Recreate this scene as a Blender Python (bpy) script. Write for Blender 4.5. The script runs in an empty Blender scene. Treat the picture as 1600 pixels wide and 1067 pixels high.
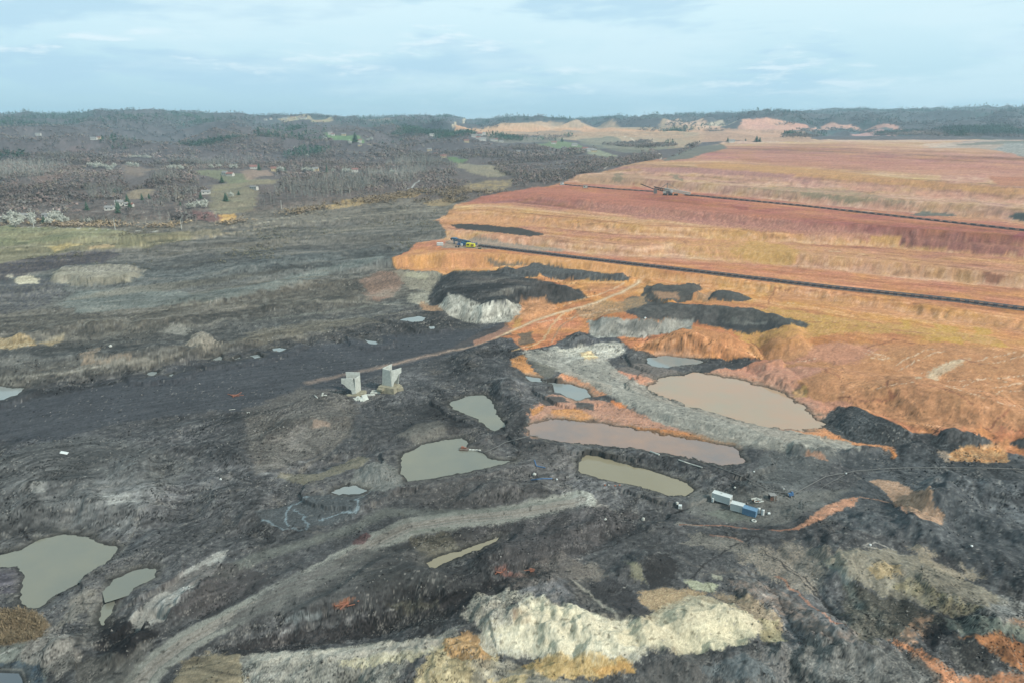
import bpy, math, random
import numpy as np
sc = bpy.context.scene
RES = 1.0            # grid density
# ---------------------------------------------------------------- camera
CAMH, PITCH, F = 120.0, math.radians(17.6), 1066.7
cd = bpy.data.cameras.new('camera'); cam = bpy.data.objects.new('camera', cd)
sc.collection.objects.link(cam); sc.camera = cam
cam.location = (0, 0, CAMH); cam.rotation_euler = (math.pi/2-PITCH, 0, 0)
cd.sensor_width = 36; cd.lens = 24.0; cd.clip_start = 1; cd.clip_end = 60000
# ---------------------------------------------------------------- world, sun, exposure
SUN_EL, SUN_AZ = math.radians(40), math.radians(122)   # azimuth clockwise from +Y (the view direction)
w = bpy.data.worlds.new("World"); sc.world = w; w.use_nodes = True
nt = w.node_tree; N = nt.nodes; LK = nt.links; N.clear()
def nd(t, **k):
    n = N.new(t)
    for a, b in k.items(): setattr(n, a, b)
    return n
def inp(n, **k):
    for a, b in k.items(): n.inputs[a].default_value = b
out = nd('ShaderNodeOutputWorld'); bg = nd('ShaderNodeBackground'); LK.new(bg.outputs[0], out.inputs[0])
sky = nd('ShaderNodeTexSky', sky_type='NISHITA', sun_disc=False, sun_elevation=SUN_EL, sun_rotation=SUN_AZ,
         altitude=300, air_density=1.0, dust_density=0.6, ozone_density=2.0)
tc = nd('ShaderNodeTexCoord'); sep = nd('ShaderNodeSeparateXYZ'); LK.new(tc.outputs['Generated'], sep.inputs[0])
def M(op, a, b=None, clamp=False):
    n = nd('ShaderNodeMath', operation=op, use_clamp=clamp)
    for i, v in enumerate((a, b)):
        if v is None: continue
        if isinstance(v, (int, float)): n.inputs[i].default_value = v
        else: LK.new(v, n.inputs[i])
    return n.outputs[0]
zz = M('ADD', M('MAXIMUM', sep.outputs[2], 0.0), 0.16)
cx, cy = M('DIVIDE', sep.outputs[0], zz), M('DIVIDE', sep.outputs[1], zz)
comb = nd('ShaderNodeCombineXYZ'); LK.new(cx, comb.inputs[0]); LK.new(cy, comb.inputs[1])
def wn(scale, detail, off, sx=1, sy=1):
    mp = nd('ShaderNodeMapping'); inp(mp, Location=(off, off*1.7, 0), Scale=(sx, sy, 1)); LK.new(comb.outputs[0], mp.inputs[0])
    t = nd('ShaderNodeTexNoise'); inp(t, Scale=scale, Detail=detail, Roughness=0.6, Distortion=0.25); LK.new(mp.outputs[0], t.inputs[0]); return t.outputs[0]
def ramp(v, a, b):
    n = nd('ShaderNodeMapRange', interpolation_type='SMOOTHSTEP'); inp(n, **{'From Min': a, 'From Max': b}); LK.new(v, n.inputs[0]); return n.outputs[0]
def mixc(f, a, b):
    n = nd('ShaderNodeMix', data_type='RGBA'); 
    if isinstance(f, float): n.inputs[0].default_value = f
    else: LK.new(f, n.inputs[0])
    for i, v in ((6, a), (7, b)):
        if isinstance(v, tuple): n.inputs[i].default_value = (*v, 1)
        else: LK.new(v, n.inputs[i])
    return n.outputs[2]
base = nd('ShaderNodeMix', data_type='RGBA', blend_type='MULTIPLY'); base.inputs[0].default_value = 1
LK.new(sky.outputs[0], base.inputs[6]); base.inputs[7].default_value = (1.0, 1.0, 1.0, 1)
veil = ramp(sep.outputs[2], -0.01, 0.17)
veilc = mixc(veil, (4.1, 6.6, 7.9), (6.9, 8.9, 9.5))
c0 = mixc(0.92, base.outputs[2], veilc)
def dn(scale, off, dz, det=6, rough_=.58):
    mp = nd('ShaderNodeMapping'); inp(mp, Location=(off, off*.7, dz), Scale=(1, 1, 5.2)); LK.new(tc.outputs['Generated'], mp.inputs[0])
    t = nd('ShaderNodeTexNoise'); inp(t, Scale=scale, Detail=det, Roughness=rough_, Distortion=.15); LK.new(mp.outputs[0], t.inputs[0]); return t.outputs[0]
band = M('MULTIPLY', ramp(sep.outputs[2], .012, .06), 1.0)
gm = ramp(dn(4.2, 2.3, 0.0, 7, .55), .46, .58)
c1 = mixc(M('MULTIPLY', M('MULTIPLY', gm, band), .75), c0, (4.4, 6.6, 8.1))
wt = ramp(dn(4.2, 2.3, -.13, 7, .55), .50, .58)
pf = ramp(dn(13.0, 6.1, 0.0, 8, .62), .50, .66)
g2 = M('MULTIPLY', M('MULTIPLY', wt, pf), M('MULTIPLY', band, .6))
c1b = mixc(g2, c1, (8.2, 9.2, 9.7))
wide_ = M('MULTIPLY', ramp(dn(2.6, 8.8, 0.3, 7, .6), .47, .62), .55)
c2 = mixc(wide_, c1b, (6.6, 8.4, 9.1))
LK.new(c2, bg.inputs[0]); bg.inputs[1].default_value = 0.105
sd_ = bpy.data.lights.new('sun', 'SUN'); sd_.energy = 4.9; sd_.angle = math.radians(5); sd_.color = (1, .955, .88)
so = bpy.data.objects.new('sun', sd_); sc.collection.objects.link(so)
from mathutils import Vector, Matrix
sv = Vector((math.sin(SUN_AZ)*math.cos(SUN_EL), math.cos(SUN_AZ)*math.cos(SUN_EL), math.sin(SUN_EL)))
so.rotation_euler = sv.to_track_quat('Z', 'Y').to_euler(); so.location = sv*3000
sc.view_settings.view_transform = 'Standard'; sc.view_settings.look = 'None'
sc.view_settings.exposure = 0.08; sc.view_settings.gamma = 1
sc.cycles.volume_bounces = 0; sc.cycles.max_bounces = 4

# ---------------------------------------------------------------- colour and noise helpers
def lin(c, k=1.0):
    c = np.asarray(c, float)/255.0
    return np.where(c <= .04045, c/12.92, ((c+.055)/1.055)**2.4)*k
ALB = 0.66           # observed sRGB -> albedo
_rng = np.random.RandomState(7)
_perm = np.tile(_rng.permutation(512), 2)
_ga = _rng.rand(512)*2*np.pi; _gx, _gy = np.cos(_ga), np.sin(_ga)
def pn(x, y, seed=0):
    xi = np.floor(x).astype(np.int64); yi = np.floor(y).astype(np.int64)
    xf = x-xi; yf = y-yi
    u = xf*xf*xf*(xf*(xf*6-15)+10); v = yf*yf*yf*(yf*(yf*6-15)+10)
    def g(ix, iy, dx, dy):
        h = _perm[(_perm[(ix+seed*37) & 511]+iy) & 511]
        return _gx[h]*dx+_gy[h]*dy
    a = g(xi, yi, xf, yf); b = g(xi+1, yi, xf-1, yf); c = g(xi, yi+1, xf, yf-1); d = g(xi+1, yi+1, xf-1, yf-1)
    return ((a*(1-u)+b*u)*(1-v)+(c*(1-u)+d*u)*v)*1.5
def fbm(x, y, o=4, seed=0, gain=.5):
    s = 0; a = 1; t = 0
    for i in range(o):
        s = s+a*pn(x, y, seed+i*3); t += a; a *= gain; x, y = x*2.03+17.1, y*2.03-5.3
    return s/t*1.5
def sstep(a, b, x):
    t = np.clip((x-a)/(b-a), 0, 1); return t*t*(3-2*t)

# ---------------------------------------------------------------- pixel of the photograph -> direction
CP, SP = math.cos(PITCH), math.sin(PITCH)
def direc(px, py):
    X = (px-800)/F; D = (py-533.5)/F
    return X, CP-D*SP, -SP-D*CP           # x, y, z
def plane_pt(px, py, z):                  # -> theta, r
    x, y, dz = direc(px, py); t = (z-CAMH)/dz
    return math.atan2(x, y), t*math.hypot(x, y)
# ---------------------------------------------------------------- polar grid of the terrain
TH = np.linspace(-math.radians(59), math.radians(59), int(1475*RES)); NT = len(TH); dth = TH[1]-TH[0]
rs = [60.0]
while rs[-1] < 9200:
    r = rs[-1]; rs.append(r+min(max(.36, r*r*8.6e-6, ), 12 if r < 4500 else 20)/RES)
RR = np.array(rs); NR = len(RR); dR = np.gradient(RR)
T2, R2 = np.meshgrid(TH, RR)
X2, Y2 = R2*np.sin(T2), R2*np.cos(T2)
cell = np.maximum(dR[:, None], R2*dth)
UU, WW = F*T2, F*np.log(R2)               # conformal plane; one unit is r/F metres
def uw(th, r): return F*th, F*math.log(r)

# contour lines: (x, y, z) in pixels and metres; one per row from near to far
CT = """-400,1400,3 2000,1400,3
-400,960,0 400,960,0 900,960,0 1300,960,1 1600,960,3 2000,960,4
-400,700,0 0,660,0 400,600,0 700,545,0 820,548,0 1000,548,0 1200,562,0 1290,640,0 1450,690,0 1600,720,0 2000,760,0
-400,660,1 0,622,1 330,562,1 640,505,1 700,500,2 830,480,4 1000,500,6 1200,520,8 1400,590,6 1600,640,6 2000,690,7
-400,590,10 0,560,9 250,545,8 400,515,6 620,488,3 700,465,5 830,450,9 1000,450,14 1300,500,15 1600,550,16 2000,595,17
-400,520,15 0,490,14 230,475,14 400,450,13 560,435,11 615,422,10 770,426,12 850,428,14 1000,436,16 1300,478,16.5 1600,525,17 2000,570,17
-400,460,20 0,440,18 300,430,17 500,405,17 620,402,17 700,392,21 780,395,21 1000,416,21 1300,453,21 1600,492,21 2000,540,21
-400,430,25 0,410,24 200,400,22 450,385,19 640,380,19 700,376,21.3 800,385,21.5 920,400,22 1000,404,22 1200,416,22 1400,434,22 1550,448,22 2000,495,22
-400,400,30 0,385,28 200,380,26 450,370,23 640,362,23 700,358,26 850,370,27 1000,386,27 1040,376,28 1150,385,28 1250,395,29 1400,408,29 1550,425,29 2000,468,29
-400,385,32 0,372,31 200,372,30 450,360,26 650,345,26 700,345,28 850,356,29 960,368,29.5 1100,374,29.6 1250,382,30 1400,388,30 1600,406,31 2000,446,31
-400,370,34 0,362,33 200,362,32 450,345,30 690,330,31 750,328,34 900,341,34 1000,351,35 1250,364,36 1400,371,36.5 1600,388,37 2000,430,37
-400,355,36 0,352,34 300,345,33 600,310,36 700,318,35 800,318,36 900,328,36.5 1000,339,37 1250,361,37.5 1400,368,38 1600,384,38 2000,424,38
-400,345,37 0,340,36 300,335,36 600,300,38 700,305,39 780,299,41 900,309,43 1000,317,43 1250,343,43 1600,371,44 2000,405,44
-400,335,38 0,320,38 300,315,38 600,290,40 780,292,42 880,286,44 1040,296,44 1250,318,44 1600,352,44 2000,388,44
-400,320,40 0,300,40 300,300,40 600,278,42 780,277,44 900,273,49 1000,279,52 1250,300,52 1600,325,52 2000,355,52
-400,300,42 0,275,44 300,280,43 600,262,44 780,262,46 900,262,50 1000,256,60 1250,268,62 1600,290,62 2000,310,62
-400,270,48 0,252,50 300,255,49 600,245,48 780,248,50 900,246,54 1000,241,65 1100,230,72 1250,233,72 1600,246,72 2000,256,72
-400,245,56 0,235,58 300,237,57 600,230,58 780,233,58 900,230,61 1100,218,79 1250,219,79 1600,223,79 2000,225,79
-400,222,74 0,217,74 300,217,74 600,215,74 780,215,76 900,213,80 1100,208,90 1400,210,88 1600,213,87 2000,213,87"""
# far lines: distance, then (x, y) pixels
FAR = [(3700, "-400,196 0,195 250,192 500,199 700,202 900,203 1100,199 1400,196 1600,194 2000,194"),
       (5200, "-400,184 0,182 100,180 200,175 330,180 430,182 470,183 520,186 600,185 700,183 740,190 850,187 900,190 1020,183 1100,181 1250,179 1350,176 1450,178 1600,175 2000,178"),
       (7000, "-400,192 0,190 500,192 900,194 1300,178 1350,176 1460,178 1540,174 1600,171 1800,176 2000,180"),
       (9300, "-400,196 2000,188")]
def parse(s): return [tuple(float(v) for v in p.split(',')) for p in s.split()]
def densify(pts, step=12):
    o = []
    for a, b in zip(pts, pts[1:]):
        n = max(1, int(math.hypot(b[0]-a[0], b[1]-a[1])/step))
        for i in range(n): o.append(tuple(a[k]+(b[k]-a[k])*i/n for k in range(len(a))))
    return o+[pts[-1]]
cr, cz = [], []
for line in CT.split('\n'):
    p = [(*plane_pt(x, y, z), z) for x, y, z in densify(parse(line))]
    p.sort(); th = np.array([q[0] for q in p])
    cr.append(np.interp(TH, th, [q[1] for q in p])); cz.append(np.interp(TH, th, [q[2] for q in p]))
for r, line in FAR:
    p = []
    for x, y in densify(parse(line)):
        dx, dy, dz = direc(x, y); p.append((math.atan2(dx, dy), CAMH+r*dz/math.hypot(dx, dy)))
    p.sort(); th = np.array([q[0] for q in p])
    cr.append(np.full(NT, float(r))); cz.append(np.interp(TH, th, [q[1] for q in p]))
cr = np.array(cr); cz = np.array(cz)
kern = np.hanning(23*int(max(1, RES*1))+2); kern /= kern.sum()
for i in range(len(cr)-3):
    pad = len(kern)//2
    for A in (cr, cz):
        e = np.pad(A[i], pad, mode='edge'); A[i] = np.convolve(e, kern, 'same')[pad:-pad]
for i in range(1, len(cr)): cr[i] = np.maximum(cr[i], cr[i-1]+2.0)
Z = np.empty((NR, NT)); S = np.empty((NR, NT)); idx = np.arange(len(cr))
RWARP = R2*(1+(.012-.008*sstep(0, .12, T2)*sstep(400, 520, R2))*fbm(UU/60, WW/60, 4, 5)*sstep(150, 300, R2))
for j in range(NT):
    S[:, j] = np.interp(RWARP[:, j], cr[:, j], idx)
    k = np.floor(S[:, j]); f = S[:, j]-k; steep = np.isin(k, (5, 7, 9, 11, 13, 14)); f = np.where(steep, np.where((k == 9) | (k == 11), sstep(.1, .9, f), sstep(.3, .85, f)), f)
    Z[:, j] = np.interp(k+f, idx, cz[:, j])
# ---------------------------------------------------------------- casting pixels onto the terrain
def cast(px, py, lift=0.0):
    x, y, dz = direc(px, py); th = math.atan2(x, y); td = dz/math.hypot(x, y)
    f = min(max((th-TH[0])/dth, 0), NT-1.001); j = int(f); f -= j
    col = Z[:, j]*(1-f)+Z[:, j+1]*f+lift
    g = CAMH+RR*td-col
    k = np.argmax(g < 0)
    if g[k] >= 0: return th, 8800.0
    if k == 0: return th, plane_pt(px, py, float(col[0]))[1]
    t = g[k-1]/(g[k-1]-g[k]); return th, float(RR[k-1]+t*(RR[k]-RR[k-1]))
def zat(x, y):
    th = math.atan2(x, y); r = math.hypot(x, y)
    f = min(max((th-TH[0])/dth, 0), NT-1.001); j = int(f); f -= j
    k = min(max(np.searchsorted(RR, r)-1, 0), NR-2); t = (r-RR[k])/(RR[k+1]-RR[k])
    return float((Z[k, j]*(1-f)+Z[k, j+1]*f)*(1-t)+(Z[k+1, j]*(1-f)+Z[k+1, j+1]*f)*t)
def at(px, py, lift=0.0):
    th, r = cast(px, py, lift); x, y = r*math.sin(th), r*math.cos(th); return Vector((x, y, zat(x, y)))
def uwpts(s, lift=0.0, n=26):
    return np.array([uw(*cast(x, y, lift)) for x, y in densify(parse(s), n)])
def window(P, m):
    j0 = max(0, int((P[:, 0].min()-m)/F/dth-TH[0]/dth)); j1 = min(NT, int((P[:, 0].max()+m)/F/dth-TH[0]/dth)+2)
    k0 = max(0, np.searchsorted(RR, math.exp((P[:, 1].min()-m)/F))-1); k1 = min(NR, np.searchsorted(RR, math.exp((P[:, 1].max()+m)/F))+2)
    return (slice(k0, k1), slice(j0, j1))
WU = fbm(UU/22, WW/22, 5, 40, .6); WV = fbm(UU/22, WW/22, 5, 60, .6); WARPC = (WU, WV)
WU = fbm(UU/26, WW/26, 3, 40, .42); WV = fbm(UU/26, WW/26, 3, 60, .42)
def segd(P, U, W, closed):
    d2 = np.full(U.shape, 1e18); tt = np.zeros(U.shape); ins = np.zeros(U.shape, bool); n = len(P)
    for i in range(n if closed else n-1):
        a = P[i]; b = P[(i+1) % n]; e = b-a; L = max(e@e, 1e-9)
        t = np.clip(((U-a[0])*e[0]+(W-a[1])*e[1])/L, 0, 1)
        q = (U-a[0]-t*e[0])**2+(W-a[1]-t*e[1])**2
        m = q < d2; d2 = np.where(m, q, d2); tt = np.where(m, (i+t)/max(n-1, 1), tt)
        if closed and a[1] != b[1]:
            c = ((a[1] > W) != (b[1] > W)) & (U < (b[0]-a[0])*(W-a[1])/(b[1]-a[1])+a[0]); ins ^= c
    return np.sqrt(d2), tt, ins
def sdist(s, warp=6.0, margin=60, lift=0.0, closed=True):
    P = uwpts(s, lift) if isinstance(s, str) else s
    if closed and isinstance(s, str):
        q = parse(s); P = uwpts(s+' '+'%g,%g' % q[0], lift)[:-1]
    sl = window(P, margin+warp*1.5)
    d, t, ins = segd(P, UU[sl]+WU[sl]*warp, WW[sl]+WV[sl]*warp, closed)
    if closed: d = np.where(ins, -d, d)
    return sl, d, t
# height features -------------------------------------------------
def nearf(sl): return .58+.42*float(sstep(190, 300, RR[sl[0]].mean()))
def mound(s, h, w, warp=7, lift=0):
    """raise the inside of an outline; w = metres from rim to full height"""
    sl, d, _ = sdist(s, warp, 10, lift)
    dm = -d*R2[sl]/F; h *= nearf(sl)
    Z[sl] += h*sstep(0, 1, np.clip(dm/w, 0, 1))**.8
def ridge(s, h, w, warp=8, sharp=1.0, taper=.12):
    sl, d, t = sdist(s, warp, w*F/120, h, closed=False)
    dm = np.abs(d)*R2[sl]/F; h *= nearf(sl)
    p = np.clip(1-dm/w, 0, 1); p = p*p*(3-2*p) if sharp <= 1 else p**.9*(.5+.5*p)
    tp = sstep(0, taper, t)*sstep(0, taper, 1-t) if taper else 1
    Z[sl] += h*p*tp*(1+.25*WU[sl])
def level(s, w, f, closed=False, z=None, warp=2):
    """level a strip along a line (or inside an outline) to its own smoothed height"""
    sl, d, t = sdist(s, warp, 4+(w+f)*F/120, 0, closed)
    dm = d*R2[sl]/F if closed else np.abs(d)*R2[sl]/F
    if z is None:
        P = uwpts(s); zs = np.array([zat(math.exp(p[1]/F)*math.sin(p[0]/F), math.exp(p[1]/F)*math.cos(p[0]/F)) for p in P])
        k = np.hanning(9); k /= k.sum(); e = np.pad(zs, 4, mode='edge'); zs = np.convolve(e, k, 'same')[4:-4]
        zt = np.interp(t, np.linspace(0, 1, len(zs)), zs)
    else: zt = z
    m = 1-sstep(w, w+f, dm)
    Z[sl] = Z[sl]*(1-m)+zt*m
ROUGH = np.ones((NR, NT))
def rough(s, v, feather=14, warp=6, closed=True, w=0):
    sl, d, _ = sdist(s, warp, 40, 0, closed)
    if not closed: d = np.abs(d)-w*F/R2[sl]
    m = 1-sstep(-feather/2, feather/2, d); ROUGH[sl] = ROUGH[sl]*(1-m)+v*m
#@@HEIGHT
# heaps, mesas and ridges of the coal pit
mound("-60,760 20,715 60,700 150,690 240,715 290,765 275,815 200,828 100,825 30,840 -60,870", 6, 12)
mound("300,800 330,765 400,750 450,770 430,810 370,830", 4, 8)
mound("540,765 555,735 590,722 625,735 632,758 600,768", 6.5, 7)
mound("690,790 730,755 790,745 835,765 845,795 780,808", 7, 11)
mound("600,690 640,660 700,655 740,680 690,690 640,700", 3.5, 7)
mound("330,1000 400,930 480,895 560,862 640,850 720,875 735,930 660,955 520,985 400,1005", 6, 12)
mound("720,870 800,835 900,820 960,850 900,890 800,900 740,910", 4, 8)
mound("935,900 985,855 1045,860 1062,895 1010,918 960,915", 6, 9)
ridge("170,1010 215,975 260,930 310,890 350,868", 7, 8, sharp=2)
ridge("40,1020 90,985 140,955 160,930", 6, 9)
ridge("130,930 100,890 60,905", 2, 6)
ridge("370,1045 480,1022 600,1005 700,985 760,945", 4, 9)
ridge("560,1060 650,1040 720,1020 760,980", 6, 14)
ridge("735,945 850,940 950,958 1030,950", 6, 14)
mound("930,990 1010,955 1080,925 1150,935 1215,975 1195,1010 1080,1030 960,1020", 8, 16)
ridge("780,1075 860,1040 940,1010 1040,1015 1110,1050", 4, 9)
ridge("840,985 900,960 870,905 780,905", 3, 8)
ridge("1290,868 1380,858 1460,880 1530,920 1600,960", 8, 17, sharp=2)
ridge("1150,900 1220,930 1290,980 1330,1040", 5, 13)
ridge("1250,1040 1340,960 1420,940", 6, 14)
ridge("1380,1060 1480,980 1600,990", 5, 13)
ridge("1200,1060 1160,1010 1240,1000", 5, 10)
ridge("1270,835 1370,805 1460,820 1560,850 1660,900", 7, 14)
ridge("1400,800 1480,770 1560,800 1680,850", 7, 13)
ridge("1440,770 1500,745 1600,752 1700,770", 6, 13)
ridge("1230,800 1320,790 1390,795", 3, 10)
mound("1280,660 1308,636 1350,640 1400,662 1440,688 1395,698 1335,688 1298,676", 4.2, 9)
mound("1448,690 1475,670 1530,678 1556,694 1515,706 1470,704", 3.2, 8)
mound("1575,690 1620,680 1680,700 1620,712", 3, 8)
mound("1388,712 1400,692 1440,690 1470,708 1440,722", 3, 8)
mound("1300,715 1330,698 1380,700 1375,718", 4, 6)
mound("1225,715 1250,690 1290,700 1300,716", 4, 6)
# trenches and slopes
ridge("330,1012 480,1003 600,985 700,962 790,925 850,900", -5, 8)
ridge("140,985 165,1010 210,1012 250,975", -6, 9)
ridge("790,905 900,870 1000,820 1075,785", -3.5, 7)
ridge("660,885 740,860 800,838", -2.5, 6)
ridge("1190,858 1260,905 1300,960 1345,1000 1370,1040", -2.2, 3, 5)
ridge("1150,880 1215,930 1240,985 1300,1040", -1.8, 2.6, 5)
ridge("1090,890 1150,905 1215,900 1270,870", -1.5, 3, 5)
ridge("700,850 760,845 830,870 870,905", 2.2, 4, 6)
ridge("560,900 640,880 720,905 760,940", 1.8, 5, 6)
ridge("330,830 380,800 430,830 380,870 320,880", 2.2, 5, 6)
ridge("180,740 240,700 330,690 400,720", 2.6, 8, 6)
ridge("20,800 60,750 120,740 150,790 140,830", 2.6, 7, 6)
ridge("400,690 470,650 560,650 600,690", 2.4, 9, 6)
ridge("430,750 500,735 560,715 600,700", -2.2, 6, 5)
ridge("850,830 920,815 1000,810 1080,820", 2.0, 5, 6)
ridge("800,935 850,975 880,1015", 2.4, 5, 5)
ridge("900,950 930,985 925,1020", 2.0, 5, 5)
ridge("1060,935 1100,970 1130,1010", 2.6, 6, 5)
ridge("1010,960 1040,990 1050,1015", 1.8, 4, 5)
ridge("1120,935 1170,965 1190,1000", 2.2, 5, 5)
ridge("960,965 985,1000 990,1020", -2, 4, 5)
# dikes
ridge("815,556 880,585 960,612 1060,645 1160,668 1280,690 1340,705", 3.2, 15)
ridge("800,688 880,682 960,690 1060,712 1150,745 1230,780", 4, 12)
ridge("640,760 740,735 830,720 900,700", 2.5, 9)
ridge("750,625 800,600 800,560", 3, 14)
mound("700,560 760,552 800,570 850,640 820,690 800,690 775,620 700,600", 3.5, 14)
# middle ground mesas
mound("668,468 690,430 780,424 870,440 905,455 916,468 850,474 818,478 815,498 745,506 690,486", 8, 17)
mound("922,524 918,498 1000,480 1060,474 1180,482 1262,505 1240,515 1160,512 1090,508 1050,516 1000,528", 6, 15)
mound("985,545 1040,524 1080,516 1130,522 1180,542 1200,560 1120,562 1020,558", 8, 12)
ridge("1040,610 1070,620 1100,634", 1.6, 5)
mound("1180,530 1215,500 1260,512 1275,545 1230,560 1190,560", 4, 10)
mound("1150,600 1200,560 1300,570 1420,590 1600,640 1700,680 1700,720 1560,690 1450,672 1350,640 1250,632 1180,622", 5, 16)
mound("1330,610 1400,585 1500,600 1600,625 1600,660 1500,668 1400,640", 4, 16)
mound("775,424 830,412 985,432 960,440 870,438", 3, 4)
mound("1003,462 1015,446 1090,446 1100,470 1040,474", 3, 5)
mound("1105,470 1120,453 1178,465 1150,472", 3, 5)
mound("800,500 830,475 870,470 880,490 830,520", 2.5, 8)
mound("870,535 905,518 930,530 900,545", 3, 6)
mound("1140,582 1190,563 1245,568 1200,578", 3, 5)
# left benches
mound("75,440 90,420 150,415 220,420 215,440 140,450", 4, 6)
mound("290,540 300,522 330,520 345,535 320,545", 3.5, 6)
mound("180,380 200,370 230,372 225,385", 4, 6)
ridge("0,530 120,505 240,500 330,490", 3, 12)
ridge("100,560 220,545 330,540 420,520", 3, 10)
ridge("240,470 340,462 450,440 560,430", 3, 14)
ridge("330,425 430,405 560,390 640,375", 3, 15)
ridge("400,480 500,468 600,460", 2.5, 12)
# far spoil heaps and spurs on the right
mound("1040,198 1055,186 1100,190 1130,200", 14, 60)
mound("1130,205 1160,188 1200,184 1260,196 1300,208", 22, 90)
mound("1270,203 1290,194 1330,195 1345,205", 14, 60)
mound("1345,204 1370,196 1400,196 1410,204", 10, 60)
mound("760,205 790,192 850,192 870,205", 10, 60)
# roads and conveyor benches are levelled
level("215,1080 240,1040 290,1000 360,965 440,925 520,885 580,850 640,822 720,810 800,803 880,788", 6.5, 5)
level("400,850 480,845 560,820 600,800 640,800", 5, 6)
level("540,585 650,560 740,540 800,515 880,485 960,460 1000,440", 4, 5)
level("815,556 880,585 960,612 1060,645 1160,668 1280,690", 3, 4)
level("690,386 740,384 900,404 1100,427 1300,451 1500,472 1640,490", 6, 5)
level("880,289 960,296 1040,300 1250,322 1420,341 1640,365", 6, 6)
# smooth ground
rough("-80,690 -80,625 100,615 330,567 560,530 740,510 760,530 700,560 560,595 420,640 260,650 100,680", .07)
rough("615,420 600,400 690,345 720,315 880,285 1080,228 1100,205 2000,205 2000,640 1500,600 1200,560 1000,500 900,440 760,430", .13)
rough("1140,600 1200,560 1400,560 1700,600 1700,700 1500,680 1300,640 1200,630", .45)
rough("215,1080 240,1040 290,1000 360,965 440,925 520,885 580,850 640,822 720,810 800,803 880,788", .12, 30, 3, False, 6)
rough("540,585 650,560 740,540 800,515 880,485 960,460 1000,440", .12, 20, 3, False, 4)
rough("1030,790 1080,775 1170,770 1290,765 1300,800 1200,830 1080,830", .3)
rough("340,870 440,850 600,790 700,800 640,822 520,885 400,930", .35)
rough("440,905 560,860 680,850 700,900 560,940 440,960", .3)
rough("400,800 440,790 475,775 560,770 590,765 560,800 520,820 440,828 405,815", .1)
rough("810,690 825,640 900,600 870,575 960,560 1100,568 1230,560 1300,575 1320,680 1240,695 1160,725 1000,690", .14, 16)
rough("840,560 1000,610 1200,665 1340,700", .35, 14, 4, False, 7)
rough("735,945 850,940 950,960 1080,925 1200,960 1215,990 1080,1025 860,1030 750,1020", .45)
rough("-80,600 200,572 400,538 620,500 690,440 620,410 690,350 700,315 500,318 200,360 -80,362", .42, 20)
rough("-80,405 200,380 300,350 700,300 700,330 400,380 200,400", .4)
# noise relief; each octave fades where the grid no longer carries it
far = sstep(1300, 2400, R2)
wx = X2+9*fbm(X2/40, Y2/40, 2, 11); wy = Y2+9*fbm(X2/40, Y2/40, 2, 12)
ROUGH *= np.clip(.85+1.5*fbm(X2/75, Y2/75, 3, 77), .3, 1.5)
for i, (L, A) in enumerate([(70, 3.0), (34, 2.9), (17, 1.35), (8.5, .42), (4.3, .15), (2.2, .07), (1.1, .03)]):
    fade = sstep(1.6, 3.2, L/cell)
    n = pn(wx/L, wy/L, 90+i)
    rd = (1-np.abs(pn(wx/L*.8+9, wy/L*.8, 120+i))*2.6) if i < 5 else n
    m = np.clip(ROUGH, 0, 2)*fade*A*(1-far)
    Z += m*(.6*n+.34*(rd-.35))*.8
# gullies down the terrace faces
fz = sum(np.exp(-((S-k)/.33)**2) for k in (5.6, 7.6, 9.55, 11.5, 13.6, 14.6))*(T2 > -.25)*(S < 15.4)
gl = np.abs(pn(UU/17+.6*pn(UU/30, WW/30, 71), WW/60, 72)); gl2 = pn(UU/6.5, WW/26, 73)
Z += fz*(1-sstep(900, 1500, R2))*(gl*1.6-.6+gl2*.18)*np.clip(.7+pn(UU/70, WW/50, 74), .1, 1.5)
# wooded hills: spurs and hollows
hx = X2+160*fbm(X2/700, Y2/700, 2, 31); hy = Y2+160*fbm(X2/700, Y2/700, 2, 32)
hill = sstep(1250, 2600, R2)*(1-.8*sstep(-.1, .03, T2)*(1-sstep(2800, 3800, R2)))*(1-.75*sstep(4300, 5200, R2)*(1-sstep(5600, 6200, R2)))
Z += hill*(80*(np.abs(pn(hx/800, hy/620, 21))*-2+.42)+24*(np.abs(pn(hx/260, hy/260, 23))*-2+.5)+7*pn(hx/110, hy/110, 24))
vall = sstep(750, 1100, R2)*(1-sstep(1250, 1900, R2))*(1-sstep(-.05, .1, T2))
Z += vall*(7*pn(X2/150, Y2/150, 27)+3*pn(X2/60, Y2/60, 28))
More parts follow.
